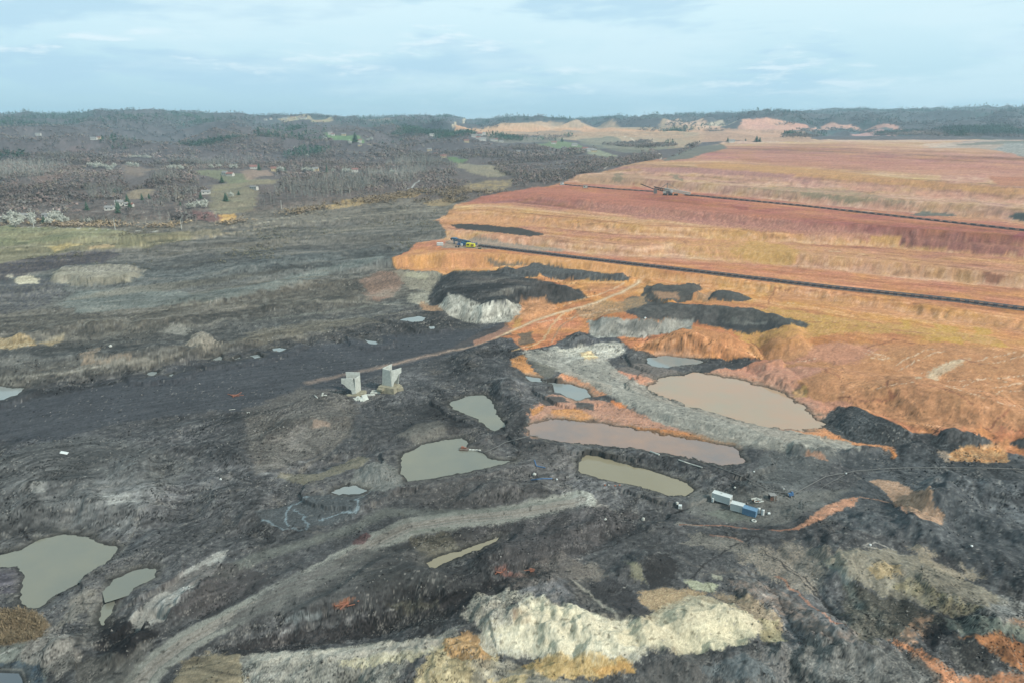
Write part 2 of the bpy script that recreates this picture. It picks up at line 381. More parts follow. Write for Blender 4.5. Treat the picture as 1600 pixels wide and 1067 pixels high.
# ---------------------------------------------------------------- ponds
PONDS = [  # name, outline, depth of the bank zone, colour, label
 ("626,712 660,694 700,686 722,684 733,690 728,700 745,703 770,718 805,720 780,726 735,736 690,745 635,752 627,738", 'g'),
 ("700,630 735,618 760,618 772,632 778,650 790,666 770,674 748,656 720,645", 'g'),
 ("903,722 915,711 935,712 990,728 1040,742 1072,754 1086,765 1072,774 1045,774 1000,760 950,750 905,738", 'm'),
 ("-60,880 30,860 60,842 100,834 140,838 150,848 188,856 170,875 152,892 130,915 95,925 60,950 40,950 30,925 38,900 25,885 -60,890", 'g'),
 ("173,906 205,892 230,886 246,888 243,902 215,915 178,930", 'g'),
 ("152,970 160,945 178,935 176,955 162,978", 'g'),
 ("1008,560 1040,556 1075,560 1100,565 1075,574 1030,574 1012,568", 'b'),
 ("1010,605 1040,590 1085,582 1130,588 1180,600 1220,612 1250,632 1280,655 1283,668 1250,672 1190,666 1130,650 1070,632 1030,618", 'o'),
 ("825,665 860,655 930,660 1000,672 1060,682 1110,690 1150,700 1162,720 1130,728 1060,712 990,700 930,695 860,688 830,680", 'r'),
 ("850,598 880,598 915,608 925,620 900,626 868,612", 'b'),
 ("822,588 845,590 848,597 828,595", 'b'),
 ("-60,600 0,604 36,607 25,617 5,624 -60,630", 'b'),
 ("330,562 345,556 352,563 342,566", 'b'), ("362,562 374,558 378,562 368,565", 'b'), ("388,556 402,553 412,558 398,560", 'b'),
 ("422,546 436,543 448,545 436,550", 'b'), ("568,528 575,532 592,533 588,538 574,536", 'b'),
 ("624,500 640,496 655,494 666,497 660,503 640,503", 'b'), ("668,511 680,510 680,514 672,514", 'b'),
 ("228,583 240,580 250,583 240,590 232,590", 'b'), ("264,586 274,584 270,588", 'b'),
 ("518,768 535,760 555,758 575,765 560,772 530,772", 'b'),
 ("664,880 685,868 720,860 760,846 782,838 770,848 730,866 700,876 676,890", 'm'),
 ("-60,1052 0,1050 30,1051 36,1062 38,1100 -60,1100", 'd')]
WATER = []
for s, kind in PONDS:
    P = uwpts(s); rr = np.exp(P[:, 1]/F); zs = [zat(r*math.sin(u/F), r*math.cos(u/F)) for r, u in zip(rr, P[:, 0])]
    lv = float(np.percentile(zs, 15)); q = parse(s)
    WATER.append((s, kind, lv, np.array([uw(*plane_pt(x, y, lv)) for x, y in densify(q+[q[0]], 14)[:-1]])))
smooth_warp = (WU, WV); WU, WV = WARPC; SHORE = np.full((NR, NT), 99.0)
for s, kind, lv, P in WATER:
    sl, d, _ = sdist(P, {'d': 0, 'o': 11, 'r': 9}.get(kind, 5), 110)
    dm = d*R2[sl]/F; zo = Z[sl]; wd = 7 if kind in 'gm' else 10
    bank = np.maximum(lv+.1+np.clip(dm, 0, 6)*.22, lv+(zo-lv)*sstep(-1, wd, dm))
    Z[sl] = np.where(dm < 0, lv-np.clip(-dm*.5, 0, 1.2)+.05, np.where(dm < wd, bank, np.maximum(zo, lv+.3-(dm-wd)*.4)))
    SHORE[sl] = np.minimum(SHORE[sl], dm)
for s, kind, lv, P in WATER:
    sl, d, _ = sdist(P, {'d': 0, 'o': 11, 'r': 9}.get(kind, 5), 70); dm = d*R2[sl]/F
    Z[sl] = np.where(dm < 0, np.minimum(Z[sl], lv-np.clip(-dm*.5, 0, 1.2)+.05), Z[sl])
WU, WV = smooth_warp
#@@COLOUR
# ---------------------------------------------------------------- ground colours (the soil's own colours)
WU, WV = WARPC
WZ = WW+1.4*Z*F/R2*(1-sstep(700, 1000, R2)); YZ = Y2+1.4*Z
V1 = fbm(UU/11, WZ/11, 4, 200, .6); V2 = fbm(UU/3.2, WZ/3.2, 3, 210, .7); V3 = fbm(UU/45, WW/45, 4, 220)
VS = fbm(UU/60+WW/40, WW/5.5, 4, 230, .6); VG = fbm(UU/10+V2*.1, WW/34, 3, 240, .55)
def rampc(s, keys):
    ks = [k for k, _ in keys]; return np.stack([np.interp(s, ks, [c[i] for _, c in keys]) for i in range(3)], -1)
ORM = sstep(0, .12, T2)*sstep(380, 520, R2)
L1 = fbm(S*5+3, UU/170, 4, 250, .6); L2 = fbm(S*14, UU/90, 3, 255, .6)
Sw = S+(.10*VS+.06*V1)*(1-.6*ORM)
gray = rampc(Sw, [(0, (86, 87, 86)), (2, (84, 85, 86)), (2.6, (72, 74, 80)), (3, (80, 80, 80)), (3.4, (102, 99, 90)), (4, (90, 92, 90)), (4.5, (98, 94, 84)),
    (5, (112, 108, 98)), (5.5, (104, 106, 102)), (6, (100, 106, 104)), (6.6, (98, 98, 94)), (7.2, (118, 114, 104)), (8, (106, 104, 97)), (8.6, (120, 116, 104)), (9.3, (110, 106, 98)), (10, (126, 120, 106)), (11, (118, 110, 98)),
    (11.6, (112, 100, 92)), (13, (106, 97, 92)), (15, (104, 97, 94)), (17, (98, 92, 92)), (19, (88, 88, 90)), (22, (84, 88, 88))])
orange = rampc(Sw, [(2, (196, 130, 88)), (3, (204, 134, 84)), (3.6, (208, 142, 84)), (4, (206, 144, 92)), (4.5, (214, 152, 92)), (5, (214, 148, 86)), (5.5, (220, 158, 98)), (6, (212, 144, 92)), (6.6, (204, 136, 96)), (7, (202, 136, 98)),
    (7.25, (214, 160, 124)), (7.8, (212, 156, 116)), (8.1, (204, 146, 108)), (8.7, (198, 138, 102)), (9.0, (196, 136, 104)), (9.2, (214, 158, 110)), (9.7, (210, 152, 100)), (10, (204, 146, 98)), (10.5, (212, 160, 116)), (11, (196, 134, 104)),
    (11.15, (170, 112, 96)), (11.6, (178, 116, 98)), (12, (184, 116, 92)), (12.7, (194, 124, 94)), (13.05, (196, 134, 108)), (13.4, (204, 154, 126)), (13.8, (192, 146, 118)), (14.3, (206, 156, 128)), (14.7, (190, 136, 114)), (15, (206, 160, 116)), (15.4, (194, 132, 112)),
    (16, (192, 136, 112)), (16.5, (206, 156, 118)), (17, (210, 164, 138)), (18, (206, 168, 148)), (19, (200, 160, 145))])
orange = (orange.mean((0, 1))+(orange-orange.mean((0, 1)))*1.3)*np.array([1.0, 1.0, .95]); gray[..., :] = gray*(1+.1*((S > 2) & (S < 3.2)))[..., None]
br = 1-.05*sstep(3.0, 3.6, S)*(1-sstep(10.3, 11, S)); gray = gray*br[..., None]*np.array([.985, .985, 1.0])
C = gray.copy()
def mixin(sl, col, m): C[sl] = C[sl]*(1-m[..., None])+col*m[..., None]
def paint(s, col, feather=5, warp=7, a=1.0, c2=None, n='1', g=.5, lift=0):
    near = float(s.split(',')[1].split()[0]) > 830
    if near: warp *= 1.4
    sl, d, _ = sdist(s, warp, 34, lift)
    if sl[0].start >= sl[0].stop: return
    if RR[sl[0]].mean() < 230: feather = feather*1.25
    m = (1-sstep(-feather/2, feather/2, d+(V2[sl]+V1[sl]*.5)*feather*.75))*a
    col = np.array(col, float)
    if c2 is not None:
        q = sstep(g-.45, g+.45, {'1': V1, '2': V2, '3': V3, 's': VS, 'g': VG}[n][sl]*(.45 if n == 'g' else .8)+.5)[..., None]; col = col*(1-q)+np.array(c2, float)*q
    mixin(sl, col, m)
def line(s, col, w, warp=3, a=1.0, feather=None, c2=None, px=True, breaks=0):
    sl, d, t = sdist(s, warp, 30+w*2, 0, False); f = feather or max(1.2, w*.5)
    m = (1-sstep(w/2-f/2, w/2+f/2, d))*a
    if breaks: m = m*sstep(-.2-breaks*.1, .5-breaks*.4, -np.abs(V1[sl])+.5+V2[sl]*.5)
    col = np.array(col, float)
    if c2 is not None: q = (V2[sl]*.5+.5)[..., None]; col = col*(1-q)+np.array(c2, float)*q
    mixin(sl, col, m)
# the orange side as a whole
OR = "615,418 612,405 640,392 650,380 700,372 690,352 682,344 700,334 712,320 760,306 800,299 862,291 882,284 920,271 960,264 1010,252 1060,245 1090,232 1130,222 1200,219 1700,219 3300,219 3300,1150 1620,722 1600,712 1560,700 1480,690 1450,676 1400,662 1350,640 1300,634 1270,640 1230,612 1180,590 1140,582 1195,560 1120,556 1020,560 985,545 960,520 940,524 922,520 905,520 860,540 820,548 800,528 760,530 700,548 640,560 700,545 760,515 800,500 815,470 840,445 790,424 770,423 680,424"
def region_mask(s, feather, warp):
    sl, d, _ = sdist(s, warp, 30); m = np.zeros((NR, NT)); m[sl] = 1-sstep(-feather/2, feather/2, d+V2[sl]*feather*.5); return m
MO = region_mask(OR, 4, 5)
ov = orange*(1+.03*VS+.05*V1+.12*L1+.10*L2)[..., None]+(L1[..., None]*np.array([2, 9, 14]))
ov = ov+np.clip(V3, 0, 1)[..., None]*np.array([4, 8, -14])*1.4+np.clip(-V3, 0, 1)[..., None]*np.array([-10, -14, 4])
C = C*(1-MO[..., None])+ov*MO[..., None]
MG = 1-MO
# pale gully streaks on the terrace faces
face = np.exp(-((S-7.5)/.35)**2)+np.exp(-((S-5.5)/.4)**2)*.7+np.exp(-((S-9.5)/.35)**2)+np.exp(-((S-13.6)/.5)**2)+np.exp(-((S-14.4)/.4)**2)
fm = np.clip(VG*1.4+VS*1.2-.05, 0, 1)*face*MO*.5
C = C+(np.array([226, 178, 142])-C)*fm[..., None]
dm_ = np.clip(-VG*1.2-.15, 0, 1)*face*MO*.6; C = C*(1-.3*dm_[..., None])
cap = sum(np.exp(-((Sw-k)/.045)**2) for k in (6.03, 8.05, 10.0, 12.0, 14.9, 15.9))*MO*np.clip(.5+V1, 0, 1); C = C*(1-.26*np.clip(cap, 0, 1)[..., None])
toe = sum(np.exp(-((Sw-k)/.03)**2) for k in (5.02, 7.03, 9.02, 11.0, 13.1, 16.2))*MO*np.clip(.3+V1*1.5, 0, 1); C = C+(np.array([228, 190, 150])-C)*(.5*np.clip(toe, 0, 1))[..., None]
# general gray clay mottling in the coal pit
t = (sstep(.05, .6, V1+.5*V2)*.5*MG*(R2 < 900))[..., None]; C = C*(1-t)+np.array([112, 114, 112])*t
t = (sstep(.1, .7, -V1+.6*V2)*.55*MG*(R2 < 900))[..., None]; C = C*(1-t)+np.array([56, 56, 58])*t
t = (sstep(.35, .8, V3+.4*V1)*.4*MG*(R2 < 900))[..., None]; C = C*(1-t)+np.array([104, 98, 90])*t
#@@P
# dark coal plain
paint("-80,690 -80,632 60,618 200,592 330,566 430,550 560,530 660,520 745,512 790,500 800,520 760,540 700,556 620,575 560,598 500,640 420,650 330,640 260,652 180,660 80,690", (68, 71, 77), 10, 6, .92, (80, 83, 88), 's')
paint("-80,625 0,612 150,600 330,575 400,560 560,520 700,500 760,500 740,512 560,532 330,567 120,612 0,632", (76, 77, 78), 8, 8, .7, (60, 60, 63), '2')
paint("430,540 560,505 640,480 700,470 800,500 740,515 640,520 540,535", (70, 71, 74), 12, 10, .8, (92, 90, 86), '2')
paint("-80,420 100,395 180,390 190,398 150,410 60,425 0,440 -80,450", (74, 72, 82), 6, 8, .9, (96, 88, 84), '2')
paint("-80,470 0,440 90,430 100,460 60,480 0,490 -80,520", (80, 80, 88), 10, 10, .8, (104, 102, 96), '2')
paint("85,478 120,455 200,450 300,458 400,445 520,415 600,398 600,405 470,440 350,468 230,480 130,490", (100, 110, 108), 8, 8, .75, (120, 126, 122), 's')
paint("78,440 82,425 110,418 170,413 215,418 220,432 200,443 120,447", (146, 142, 126), 5, 6, .9, (128, 124, 110), 'g')
paint("80,424 100,418 200,413 230,422 200,426 110,425", (176, 172, 158), 4, 6, .8, (110, 108, 100), '2')
paint("100,470 200,448 300,438 420,425 500,408 400,432 280,452 180,462", (120, 116, 104), 6, 6, .6)
paint("-80,535 0,528 50,527 55,540 20,545 -80,550", (176, 150, 106), 5, 6, .8, (200, 180, 140), '2')
paint("60,536 95,524 100,530 80,540", (170, 150, 110), 4, 4, .8)
line("-40,545 20,540 60,535 98,523", (180, 170, 140), 2.5, 4, .6)
paint("125,555 140,545 155,542 150,560 205,552 205,560 130,570", (150, 132, 112), 5, 5, .7, (120, 110, 98), '2')
paint("290,540 300,522 322,520 345,535 320,545", (176, 168, 152), 5, 6, .8, (120, 116, 106), '2')
paint("250,520 262,508 285,506 300,515 290,525", (150, 150, 142), 5, 6, .6)
paint("5,432 20,429 20,436", (190, 185, 165), 3, 2, .9)
paint("22,440 32,432 45,430 62,437 60,443 30,444", (205, 198, 170), 4, 3, .95)
line("180,350 330,350", (100, 100, 100), 1, a=0)
line("-40,500 0,492 100,498 200,500 330,480 420,475 520,470 600,468", (118, 116, 104), 4, 6, .5, c2=(90, 88, 82))
line("-20,592 100,582 200,565 240,562", (150, 148, 138), 3, 3, .6)
line("130,505 200,498 250,485 330,470", (150, 148, 134), 2.2, 3, .6)
line("380,530 440,518 560,498 640,486 700,480", (128, 122, 104), 3, 4, .5)
line("400,500 480,492 580,478 660,470", (122, 126, 118), 5, 5, .5)
line("470,470 550,472 640,478", (136, 134, 124), 5, 5, .5)
paint("380,520 470,505 560,495 600,500 480,520 400,535", (112, 106, 92), 10, 10, .6, (96, 92, 82), '2')
# dumped bands on the far left bench
for k, (a, b, c) in enumerate([("270,418 340,405 420,392 520,380 600,372", (96, 94, 88), 9), ("330,440 420,424 520,408 610,398", (84, 84, 80), 9),
        ("440,455 540,440 620,425", (100, 94, 84), 9), ("500,395 600,378 670,365", (92, 92, 88), 7), ("250,400 360,385 480,370 600,352", (126, 120, 106), 7),
        ("300,460 420,440 520,430", (112, 106, 92), 7), ("560,370 640,362 690,356", (134, 130, 118), 6)]):
    line(a, b, c, 8, .6, c*.8, c2=tuple(v*.86 for v in b))
paint("560,440 590,425 620,422 640,430 620,455 600,470 580,470", (140, 112, 98), 8, 9, .6, (180, 140, 118), '2')
paint("615,424 680,424 690,430 672,455 640,452 630,440", (160, 156, 138), 6, 6, .8, (128, 122, 108), '2')
paint("640,462 668,452 680,470 665,478 640,474", (164, 162, 146), 6, 8, .7)
paint("655,470 690,478 700,485 660,485", (176, 136, 100), 6, 5, .7)
# grass and tracks beyond the left rim
paint("-80,356 0,354 150,357 200,362 200,372 120,378 0,386 -80,392", (118, 122, 92), 4, 5, .9, (142, 138, 104), '3')
paint("-80,392 0,386 160,368 300,362 300,375 220,388 120,392 0,412 -80,425", (134, 128, 102), 4, 5, .9, (120, 118, 92), 's')
paint("75,385 110,381 130,383 85,395", (190, 168, 110), 3, 4, .7); paint("135,388 170,382 180,386 140,391", (196, 170, 130), 3, 4, .7)
line("-40,354 0,354.5 60,356 140,358 210,361 260,362", (176, 178, 172), 1.6, 1, .9)
line("-40,373 0,371 80,367 190,362", (160, 155, 120), 1.2, 1, .7); line("-40,400 0,394 60,386 110,380", (176, 168, 132), 1.2, 1, .7)
line("250,372 330,360 400,352 460,340 520,326 560,320", (160, 150, 130), 1.6, 2, .7)
line("400,350 460,338 505,326", (176, 174, 160), 2.4, 2, .8)
line("635,296 645,292 657,282", (180, 184, 180), 3, 1, .9)
line("300,375 400,360 440,352 560,338 640,328 720,320", (164, 158, 140), 3, 3, .8, c2=(140, 134, 120))
line("220,384 320,371 400,358", (190, 172, 138), 2, 3, .5)
paint("505,322 540,312 610,305 640,300 660,303 650,308 600,312 560,322 510,328", (192, 160, 104), 4, 6, .85, (150, 134, 104), '2')
paint("720,292 760,282 800,280 800,290 780,298 700,300", (184, 162, 112), 6, 9, .7, (120, 110, 96), '1')
paint("660,318 700,308 720,312 700,322 670,322", (180, 154, 108), 5, 5, .6)
paint("258,366 340,358 350,366 300,372 260,374", (150, 140, 110), 5, 5, .5)
paint("340,337 368,334 370,344 350,349 342,345", (204, 164, 96), 3, 3, .95)
paint("298,328 330,332 345,340 340,348 310,345", (124, 88, 86), 6, 5, .7)
paint("325,300 345,292 370,290 400,292 402,310 395,330 340,336 325,325 330,312", (126, 124, 100), 6, 8, .75, (138, 130, 106), '3')
paint("330,290 360,286 395,280 440,282 430,288 380,292 330,300", (150, 142, 112), 5, 5, .7)
paint("300,268 350,266 385,272 400,283 360,288 340,280 300,270", (124, 130, 98), 4, 5, .7)
paint("375,268 420,266 428,275 385,282", (156, 134, 118), 4, 4, .8)
paint("50,270 90,258 130,258 110,275 80,290 50,288", (128, 106, 96), 8, 8, .7)
paint("190,258 250,265 225,275 195,272", (150, 132, 116), 6, 6, .6)
paint("200,300 240,296 240,302 220,310 200,312 195,320", (156, 142, 116), 5, 6, .7)
paint("100,232 140,228 140,236 95,240", (128, 108, 106), 5, 5, .5)
paint("505,208 550,212 570,222 550,226 520,218", (108, 138, 94), 3, 3, .9)
paint("560,224 585,222 582,228 562,229", (150, 136, 112), 3, 3, .8)
paint("698,246 715,246 732,252 715,256 700,252", (108, 134, 92), 3, 3, .9)
paint("435,186 450,182 520,182 520,190 490,192 440,190", (158, 160, 124), 3, 3, .9, (170, 150, 126), 's')
paint("565,187 610,186 610,190 570,190", (140, 130, 120), 3, 3, .7)
paint("712,254 780,262 800,268 790,276 740,272 715,262", (150, 142, 118), 5, 5, .8)
line("525,236 550,238 575,240", (165, 160, 135), 1.6, 1, .8); line("605,226 620,230", (170, 165, 140), 1.4, 1, .7)
line("577,204 592,208", (200, 180, 160), 2, 1, .7)
# far fields, cuts and heaps between wood and plateau
paint("730,200 780,195 850,190 910,192 1000,200 1060,190 1100,197 1100,222 1060,232 1000,236 960,232 900,220 820,212 740,206 710,202", (192, 164, 134), 4, 6, .92, (172, 150, 122), 's')
paint("712,200 740,199 1100,203 1100,207 740,206 712,206", (214, 162, 120), 3, 4, .8)
paint("745,203 780,194 860,190 890,200 800,204", (208, 168, 128), 3, 5, .7)
line("708,200 712,195 725,191 745,188", (214, 196, 160), 3, 2, .9)
paint("810,206 910,205 910,212 820,214", (140, 130, 120), 4, 4, .8)
paint("900,218 960,214 1010,222 1060,230 1000,240 960,236 930,232", (132, 132, 112), 5, 6, .8, (112, 114, 106), '1')
paint("840,226 865,220 900,224 930,235 900,240 870,233", (124, 142, 96), 3, 5, .9, (108, 124, 92), '2')
paint("930,234 965,245 950,248 915,240", (164, 172, 140), 3, 3, .7)
paint("760,215 840,214 900,216 870,222 780,224", (122, 124, 112), 5, 5, .7, (150, 142, 124), '1')
line("961,205 965,212 985,216 1010,220 1026,222", (226, 216, 200), 1.8, 1, .9)
line("945,264 950,261 942,259", (226, 214, 196), 2, 1, .9); line("1032,250 1033,246 1029,240", (218, 206, 190), 2.2, 1, .9)
paint("1035,250 1060,240 1080,232 1130,226 1135,233 1100,240 1080,248 1040,252", (122, 124, 112), 4, 5, .9, (104, 110, 104), 's')
paint("1040,198 1055,186 1100,190 1130,200 1090,204", (220, 180, 150), 3, 4, .95)
paint("1130,206 1160,188 1200,184 1260,196 1300,210 1200,216", (222, 168, 140), 3, 4, .95, (210, 156, 136), '3')
paint("1100,195 1130,188 1150,190 1130,198", (206, 190, 160), 3, 4, .8)
paint("1270,204 1290,194 1330,195 1345,206", (216, 164, 142), 3, 4, .95); paint("1345,205 1370,196 1400,196 1410,206", (206, 156, 140), 3, 4, .95)
paint("1230,209 1250,204 1330,201 1400,205 1430,212 1390,214 1330,208 1260,216 1220,218", (84, 104, 108), 3, 4, .9)
paint("1330,212 1350,207 1395,208 1400,214", (206, 158, 150), 3, 3, .9)
line("1150,219 1200,215 1210,221 1250,222", (236, 214, 180), 2.6, 3, .8); line("1240,222 1330,220 1400,215 1500,215", (214, 196, 170), 2, 3, .6, c2=(160, 150, 140))
paint("1440,232 1500,222 1560,218 1620,222 1620,234 1560,236 1520,232", (196, 178, 164), 4, 6, .7, (150, 144, 140), 's')
paint("1550,234 1575,222 1620,222 1700,226 1700,250 1600,246", (190, 192, 186), 3, 8, .9, (112, 118, 116), '2')
paint("1480,228 1530,223 1600,219 1620,222 1560,226", (112, 118, 108), 4, 5, .7)
paint("1440,226 1480,223 1500,228 1460,231", (226, 196, 172), 3, 5, .6)
paint("1085,199 1260,206 1270,222 1150,220 1095,223", (204, 162, 130), 4, 5, .85, (190, 150, 124), 's')
paint("740,207 1000,206 1100,210 1100,221 1000,214 860,212 750,212", (196, 156, 122), 4, 5, .7, (170, 142, 118), 's')
# plateau bands
paint("1083,258 1120,254 1300,267 1460,285 1600,295 1700,302 1700,312 1600,306 1460,296 1300,280 1200,272 1100,264", (206, 154, 84), 4, 6, .8, (198, 142, 88), 's')
paint("1200,240 1400,250 1600,262 1700,266 1700,290 1600,284 1400,270 1200,258", (188, 122, 100), 8, 6, .6, (204, 146, 118), 's')
paint("990,262 1080,262 1240,273 1240,280 1100,272 1010,268", (184, 132, 122), 4, 5, .8)
paint("1470,275 1540,274 1545,286 1500,288 1470,282", (188, 126, 116), 4, 6, .7, (220, 170, 140), 'g'); paint("1543,276 1700,280 1700,296 1560,290", (190, 122, 88), 3, 2, .8)
paint("900,275 960,272 1000,272 1010,282 960,290 900,284", (182, 144, 108), 8, 10, .6); paint("960,272 975,270 972,285 958,284", (136, 124, 96), 5, 6, .7)
paint("1046,272 1060,274 1068,284 1058,282", (130, 122, 96), 4, 4, .7)
paint("1170,294 1230,292 1330,298 1400,312 1440,322 1330,314 1230,304", (150, 136, 104), 7, 8, .6, (176, 140, 112), '1')
paint("1250,300 1370,312 1365,318 1250,308", (128, 126, 98), 5, 8, .5)
for a in ("1300,285 1400,292 1420,302 1330,298", "1425,296 1500,306 1510,314 1430,308", "1250,312 1290,314 1285,322 1255,320", "1360,322 1420,324 1425,332 1370,330", "1520,304 1600,314 1600,320 1530,314", "1440,305 1480,300 1500,305 1450,312"):
    paint(a, (218, 164, 132), 4, 7, .7, (200, 138, 112), 'g')
paint("1420,336 1440,331 1490,334 1495,338 1440,338", (100, 108, 102), 3, 5, .85)
paint("1500,336 1530,337 1530,340 1500,339", (100, 108, 102), 3, 3, .6)
line("1250,322 1340,330 1410,335", (226, 186, 156), 1.5, 2, .8)
paint("1572,340 1590,333 1700,336 1700,346 1600,346", (66, 78, 80), 2, 2, .95)
paint("1500,334 1560,338 1580,346 1520,346 1470,342", (204, 146, 100), 4, 6, .6)
# rough red slope and dark red patches
paint("900,310 1000,318 1120,330 1200,340 1300,354 1420,366 1520,380 1600,392 1600,400 1420,386 1300,372 1200,362 1050,346 900,326", (176, 114, 98), 6, 8, .75, (200, 142, 116), '2')
paint("1404,385 1412,370 1440,368 1600,385 1600,400 1500,392 1440,388", (150, 92, 84), 3, 5, .8, (172, 112, 92), 'g')
paint("1140,320 1150,323 1170,324 1168,331 1155,331", (162, 88, 72), 2, 2, .9); paint("1172,330 1202,329 1200,336 1180,334", (166, 92, 76), 2, 2, .85)
paint("1580,372 1600,362 1700,370 1700,384 1600,380", (160, 82, 84), 2, 4, .85)
line("1065,302 1120,306 1195,314", (160, 90, 70), 2, 3, .8); paint("985,296 990,288 1000,294 1010,297", (186, 106, 74), 3, 2, .7)
paint("1360,368 1410,370 1404,382 1360,380", (212, 160, 80), 3, 3, .85); paint("1260,366 1340,370 1330,378 1270,378", (216, 160, 122), 4, 6, .6)
paint("840,292 900,300 1000,312 1140,326 1250,338 1250,346 1100,332 960,320 840,308 720,322 760,308", (192, 118, 90), 6, 5, .7)
# yellow ochre bands of the near terraces
paint("1080,384 1150,377 1200,378 1300,388 1400,402 1500,420 1400,420 1300,412 1200,410 1100,400", (212, 160, 92), 5, 7, .6, (210, 150, 110), 'g')
paint("1050,385 1120,370 1200,374 1245,388 1250,405 1220,414 1150,412 1080,400", (212, 160, 78), 8, 9, .7, (214, 152, 98), '1')
paint("1180,376 1235,384 1250,395 1240,410 1190,412 1140,395", (206, 162, 62), 8, 9, .5)
line("1300,394 1360,401 1420,409 1500,418 1530,424 1560,430", (150, 98, 66), 1.8, 3, .8)
paint("1535,424 1560,428 1572,436 1555,446 1540,440", (160, 104, 78), 3, 3, .7)
paint("700,330 800,340 900,350 920,360 800,350 720,342", (214, 150, 92), 6, 6, .6, (206, 150, 116), 'g')
paint("680,345 700,335 780,338 840,350 800,354 720,352", (216, 154, 90), 6, 6, .6)
line("840,368 930,378 1000,392 1060,402", (222, 176, 142), 1.4, 3, .6); line("935,320 1000,326 1100,336 1250,350", (176, 108, 90), 2, 4, .4)
line("1290,392 1330,396 1370,400", (236, 206, 150), 1.8, 2, .8)
paint("615,405 650,390 700,392 780,396 772,420 700,424 620,422", (222, 158, 84), 4, 5, .8, (212, 146, 96), 'g')
paint("640,400 700,394 690,416 640,420", (224, 162, 72), 6, 6, .5)
paint("690,385 700,376 745,370 790,380 880,390 880,394 790,390 690,388", (150, 144, 132), 4, 3, .85, (172, 150, 130), '2')
paint("780,396 900,404 1010,420 1060,436 900,424 780,404", (222, 160, 84), 5, 5, .6)
paint("1180,480 1220,482 1330,500 1440,512 1560,528 1560,540 1440,526 1330,520 1200,530 1180,545 1150,520", (206, 164, 62), 6, 9, .75, (208, 158, 84), '1')
for a in ("1408,500 1422,502 1420,514 1410,513", "1460,506 1500,512 1495,520 1462,518", "1522,510 1550,514 1548,524 1526,524", "1548,540 1565,533 1578,543", "1440,530 1500,526 1505,537 1460,534"):
    paint(a, (212, 164, 46), 4, 4, .85)
paint("1200,452 1400,478 1600,506 1600,522 1400,494 1200,468", (200, 140, 84), 8, 6, .5, (210, 150, 110), 's')
line("1212,448 1208,460 1200,470 1202,476", (160, 102, 66), 2, 2, .7); line("1230,500 1330,508 1440,520 1600,534", (168, 108, 76), 1.6, 5, .6)
line("1210,450 1300,456 1420,474 1600,488", (158, 102, 68), 1.4, 4, .6)
# eroded orange flat on the right
paint("1200,560 1300,535 1500,540 1700,560 1700,690 1600,672 1450,668 1350,640 1260,628 1180,600", (194, 136, 86), 10, 9, .85, (208, 150, 98), '1')
paint("1190,545 1300,535 1380,545 1330,570 1250,565 1160,590 1150,600", (206, 142, 116), 10, 10, .6)
for a in ("1345,548 1370,556 1395,562", "1350,546 1375,553 1392,560", "1360,558 1380,562", "1400,572 1440,550 1460,545", "1405,578 1450,555 1475,548", "1430,588 1470,570 1520,560", "1440,585 1480,568 1515,562", "1520,565 1560,555 1590,548", "1530,570 1580,560 1620,552", "1470,600 1520,615 1570,632 1640,638",
          "1490,606 1540,590 1600,588", "1480,595 1540,592 1600,600", "1530,612 1600,610", "1550,605 1640,595", "1360,610 1400,600 1450,600", "1240,565 1280,560", "1100,578 1140,576 1200,572", "1230,474 1250,476"):
    line(a, (236, 208, 172), 1.6, 5, .75, breaks=.3)
paint("1430,590 1460,572 1515,558 1510,564 1470,584 1440,592", (222, 200, 160), 5, 6, .7)
for a in ("1382,600 1390,592 1402,594", "1384,598 1388,614 1400,618", "1540,670 1560,652 1575,640", "1230,580 1300,577", "1284,576 1310,586 1312,590", "1450,600 1480,608 1520,630", "1500,560 1560,575", "1310,622 1360,626 1400,618", "1350,545 1400,530 1450,540"):
    line(a, (150, 92, 62), 2.6, 4, .7)
# orange mound, red flats around the ponds
paint("985,545 1040,522 1080,514 1130,520 1180,540 1200,558 1120,560 1020,560", (210, 146, 88), 3, 3, .95, (200, 134, 78), 'g')
paint("1185,560 1160,545 1200,525 1260,515 1275,545 1230,565", (208, 150, 84), 6, 6, .6)
line("1170,530 1185,545 1195,560", (140, 88, 54), 3, 3, .7)
paint("1100,580 1190,570 1290,575 1240,600 1280,628 1300,640 1310,670 1290,680 1230,690 1180,672 1080,640 1010,620 960,590 950,575 990,580 1060,600", (208, 150, 120), 6, 9, .9, (212, 146, 118), '1')
paint("1165,590 1200,578 1240,585 1230,600 1190,600", (208, 150, 120), 8, 8, .6); paint("1235,610 1260,602 1262,618 1245,622", (204, 160, 74), 3, 5, .8)
paint("1240,622 1330,628 1340,650 1300,665 1260,650", (208, 146, 116), 6, 6, .8)
paint("1240,672 1300,660 1340,690 1400,692 1400,715 1385,712 1375,698 1300,692 1230,682", (204, 142, 96), 4, 5, .9)
paint("820,680 830,640 850,620 900,622 960,628 1010,650 1080,670 1160,690 1150,705 1080,690 1000,670 900,665 860,660 840,685", (202, 150, 120), 6, 9, .9, (184, 142, 124), '2')
paint("980,664 1060,674 1155,686 1158,695 1080,690 1000,675", (208, 134, 76), 4, 5, .9)
paint("860,640 900,638 930,655 905,660 870,650", (214, 150, 84), 6, 6, .7); paint("828,640 850,632 850,640 832,650", (210, 146, 84), 4, 4, .8)
paint("870,590 890,578 920,592 955,602 955,616 930,620 900,608 872,600", (214, 146, 104), 3, 4, .95)
paint("955,624 985,632 975,638 958,632", (216, 136, 84), 3, 3, .9)
paint("798,560 820,553 826,568 835,580 850,590 835,594 815,580 800,572", (212, 148, 88), 4, 4, .9)
paint("840,625 880,620 890,628 850,634", (82, 82, 82), 3, 4, .9); paint("900,628 925,630 930,640 900,638", (82, 84, 84), 3, 4, .9)
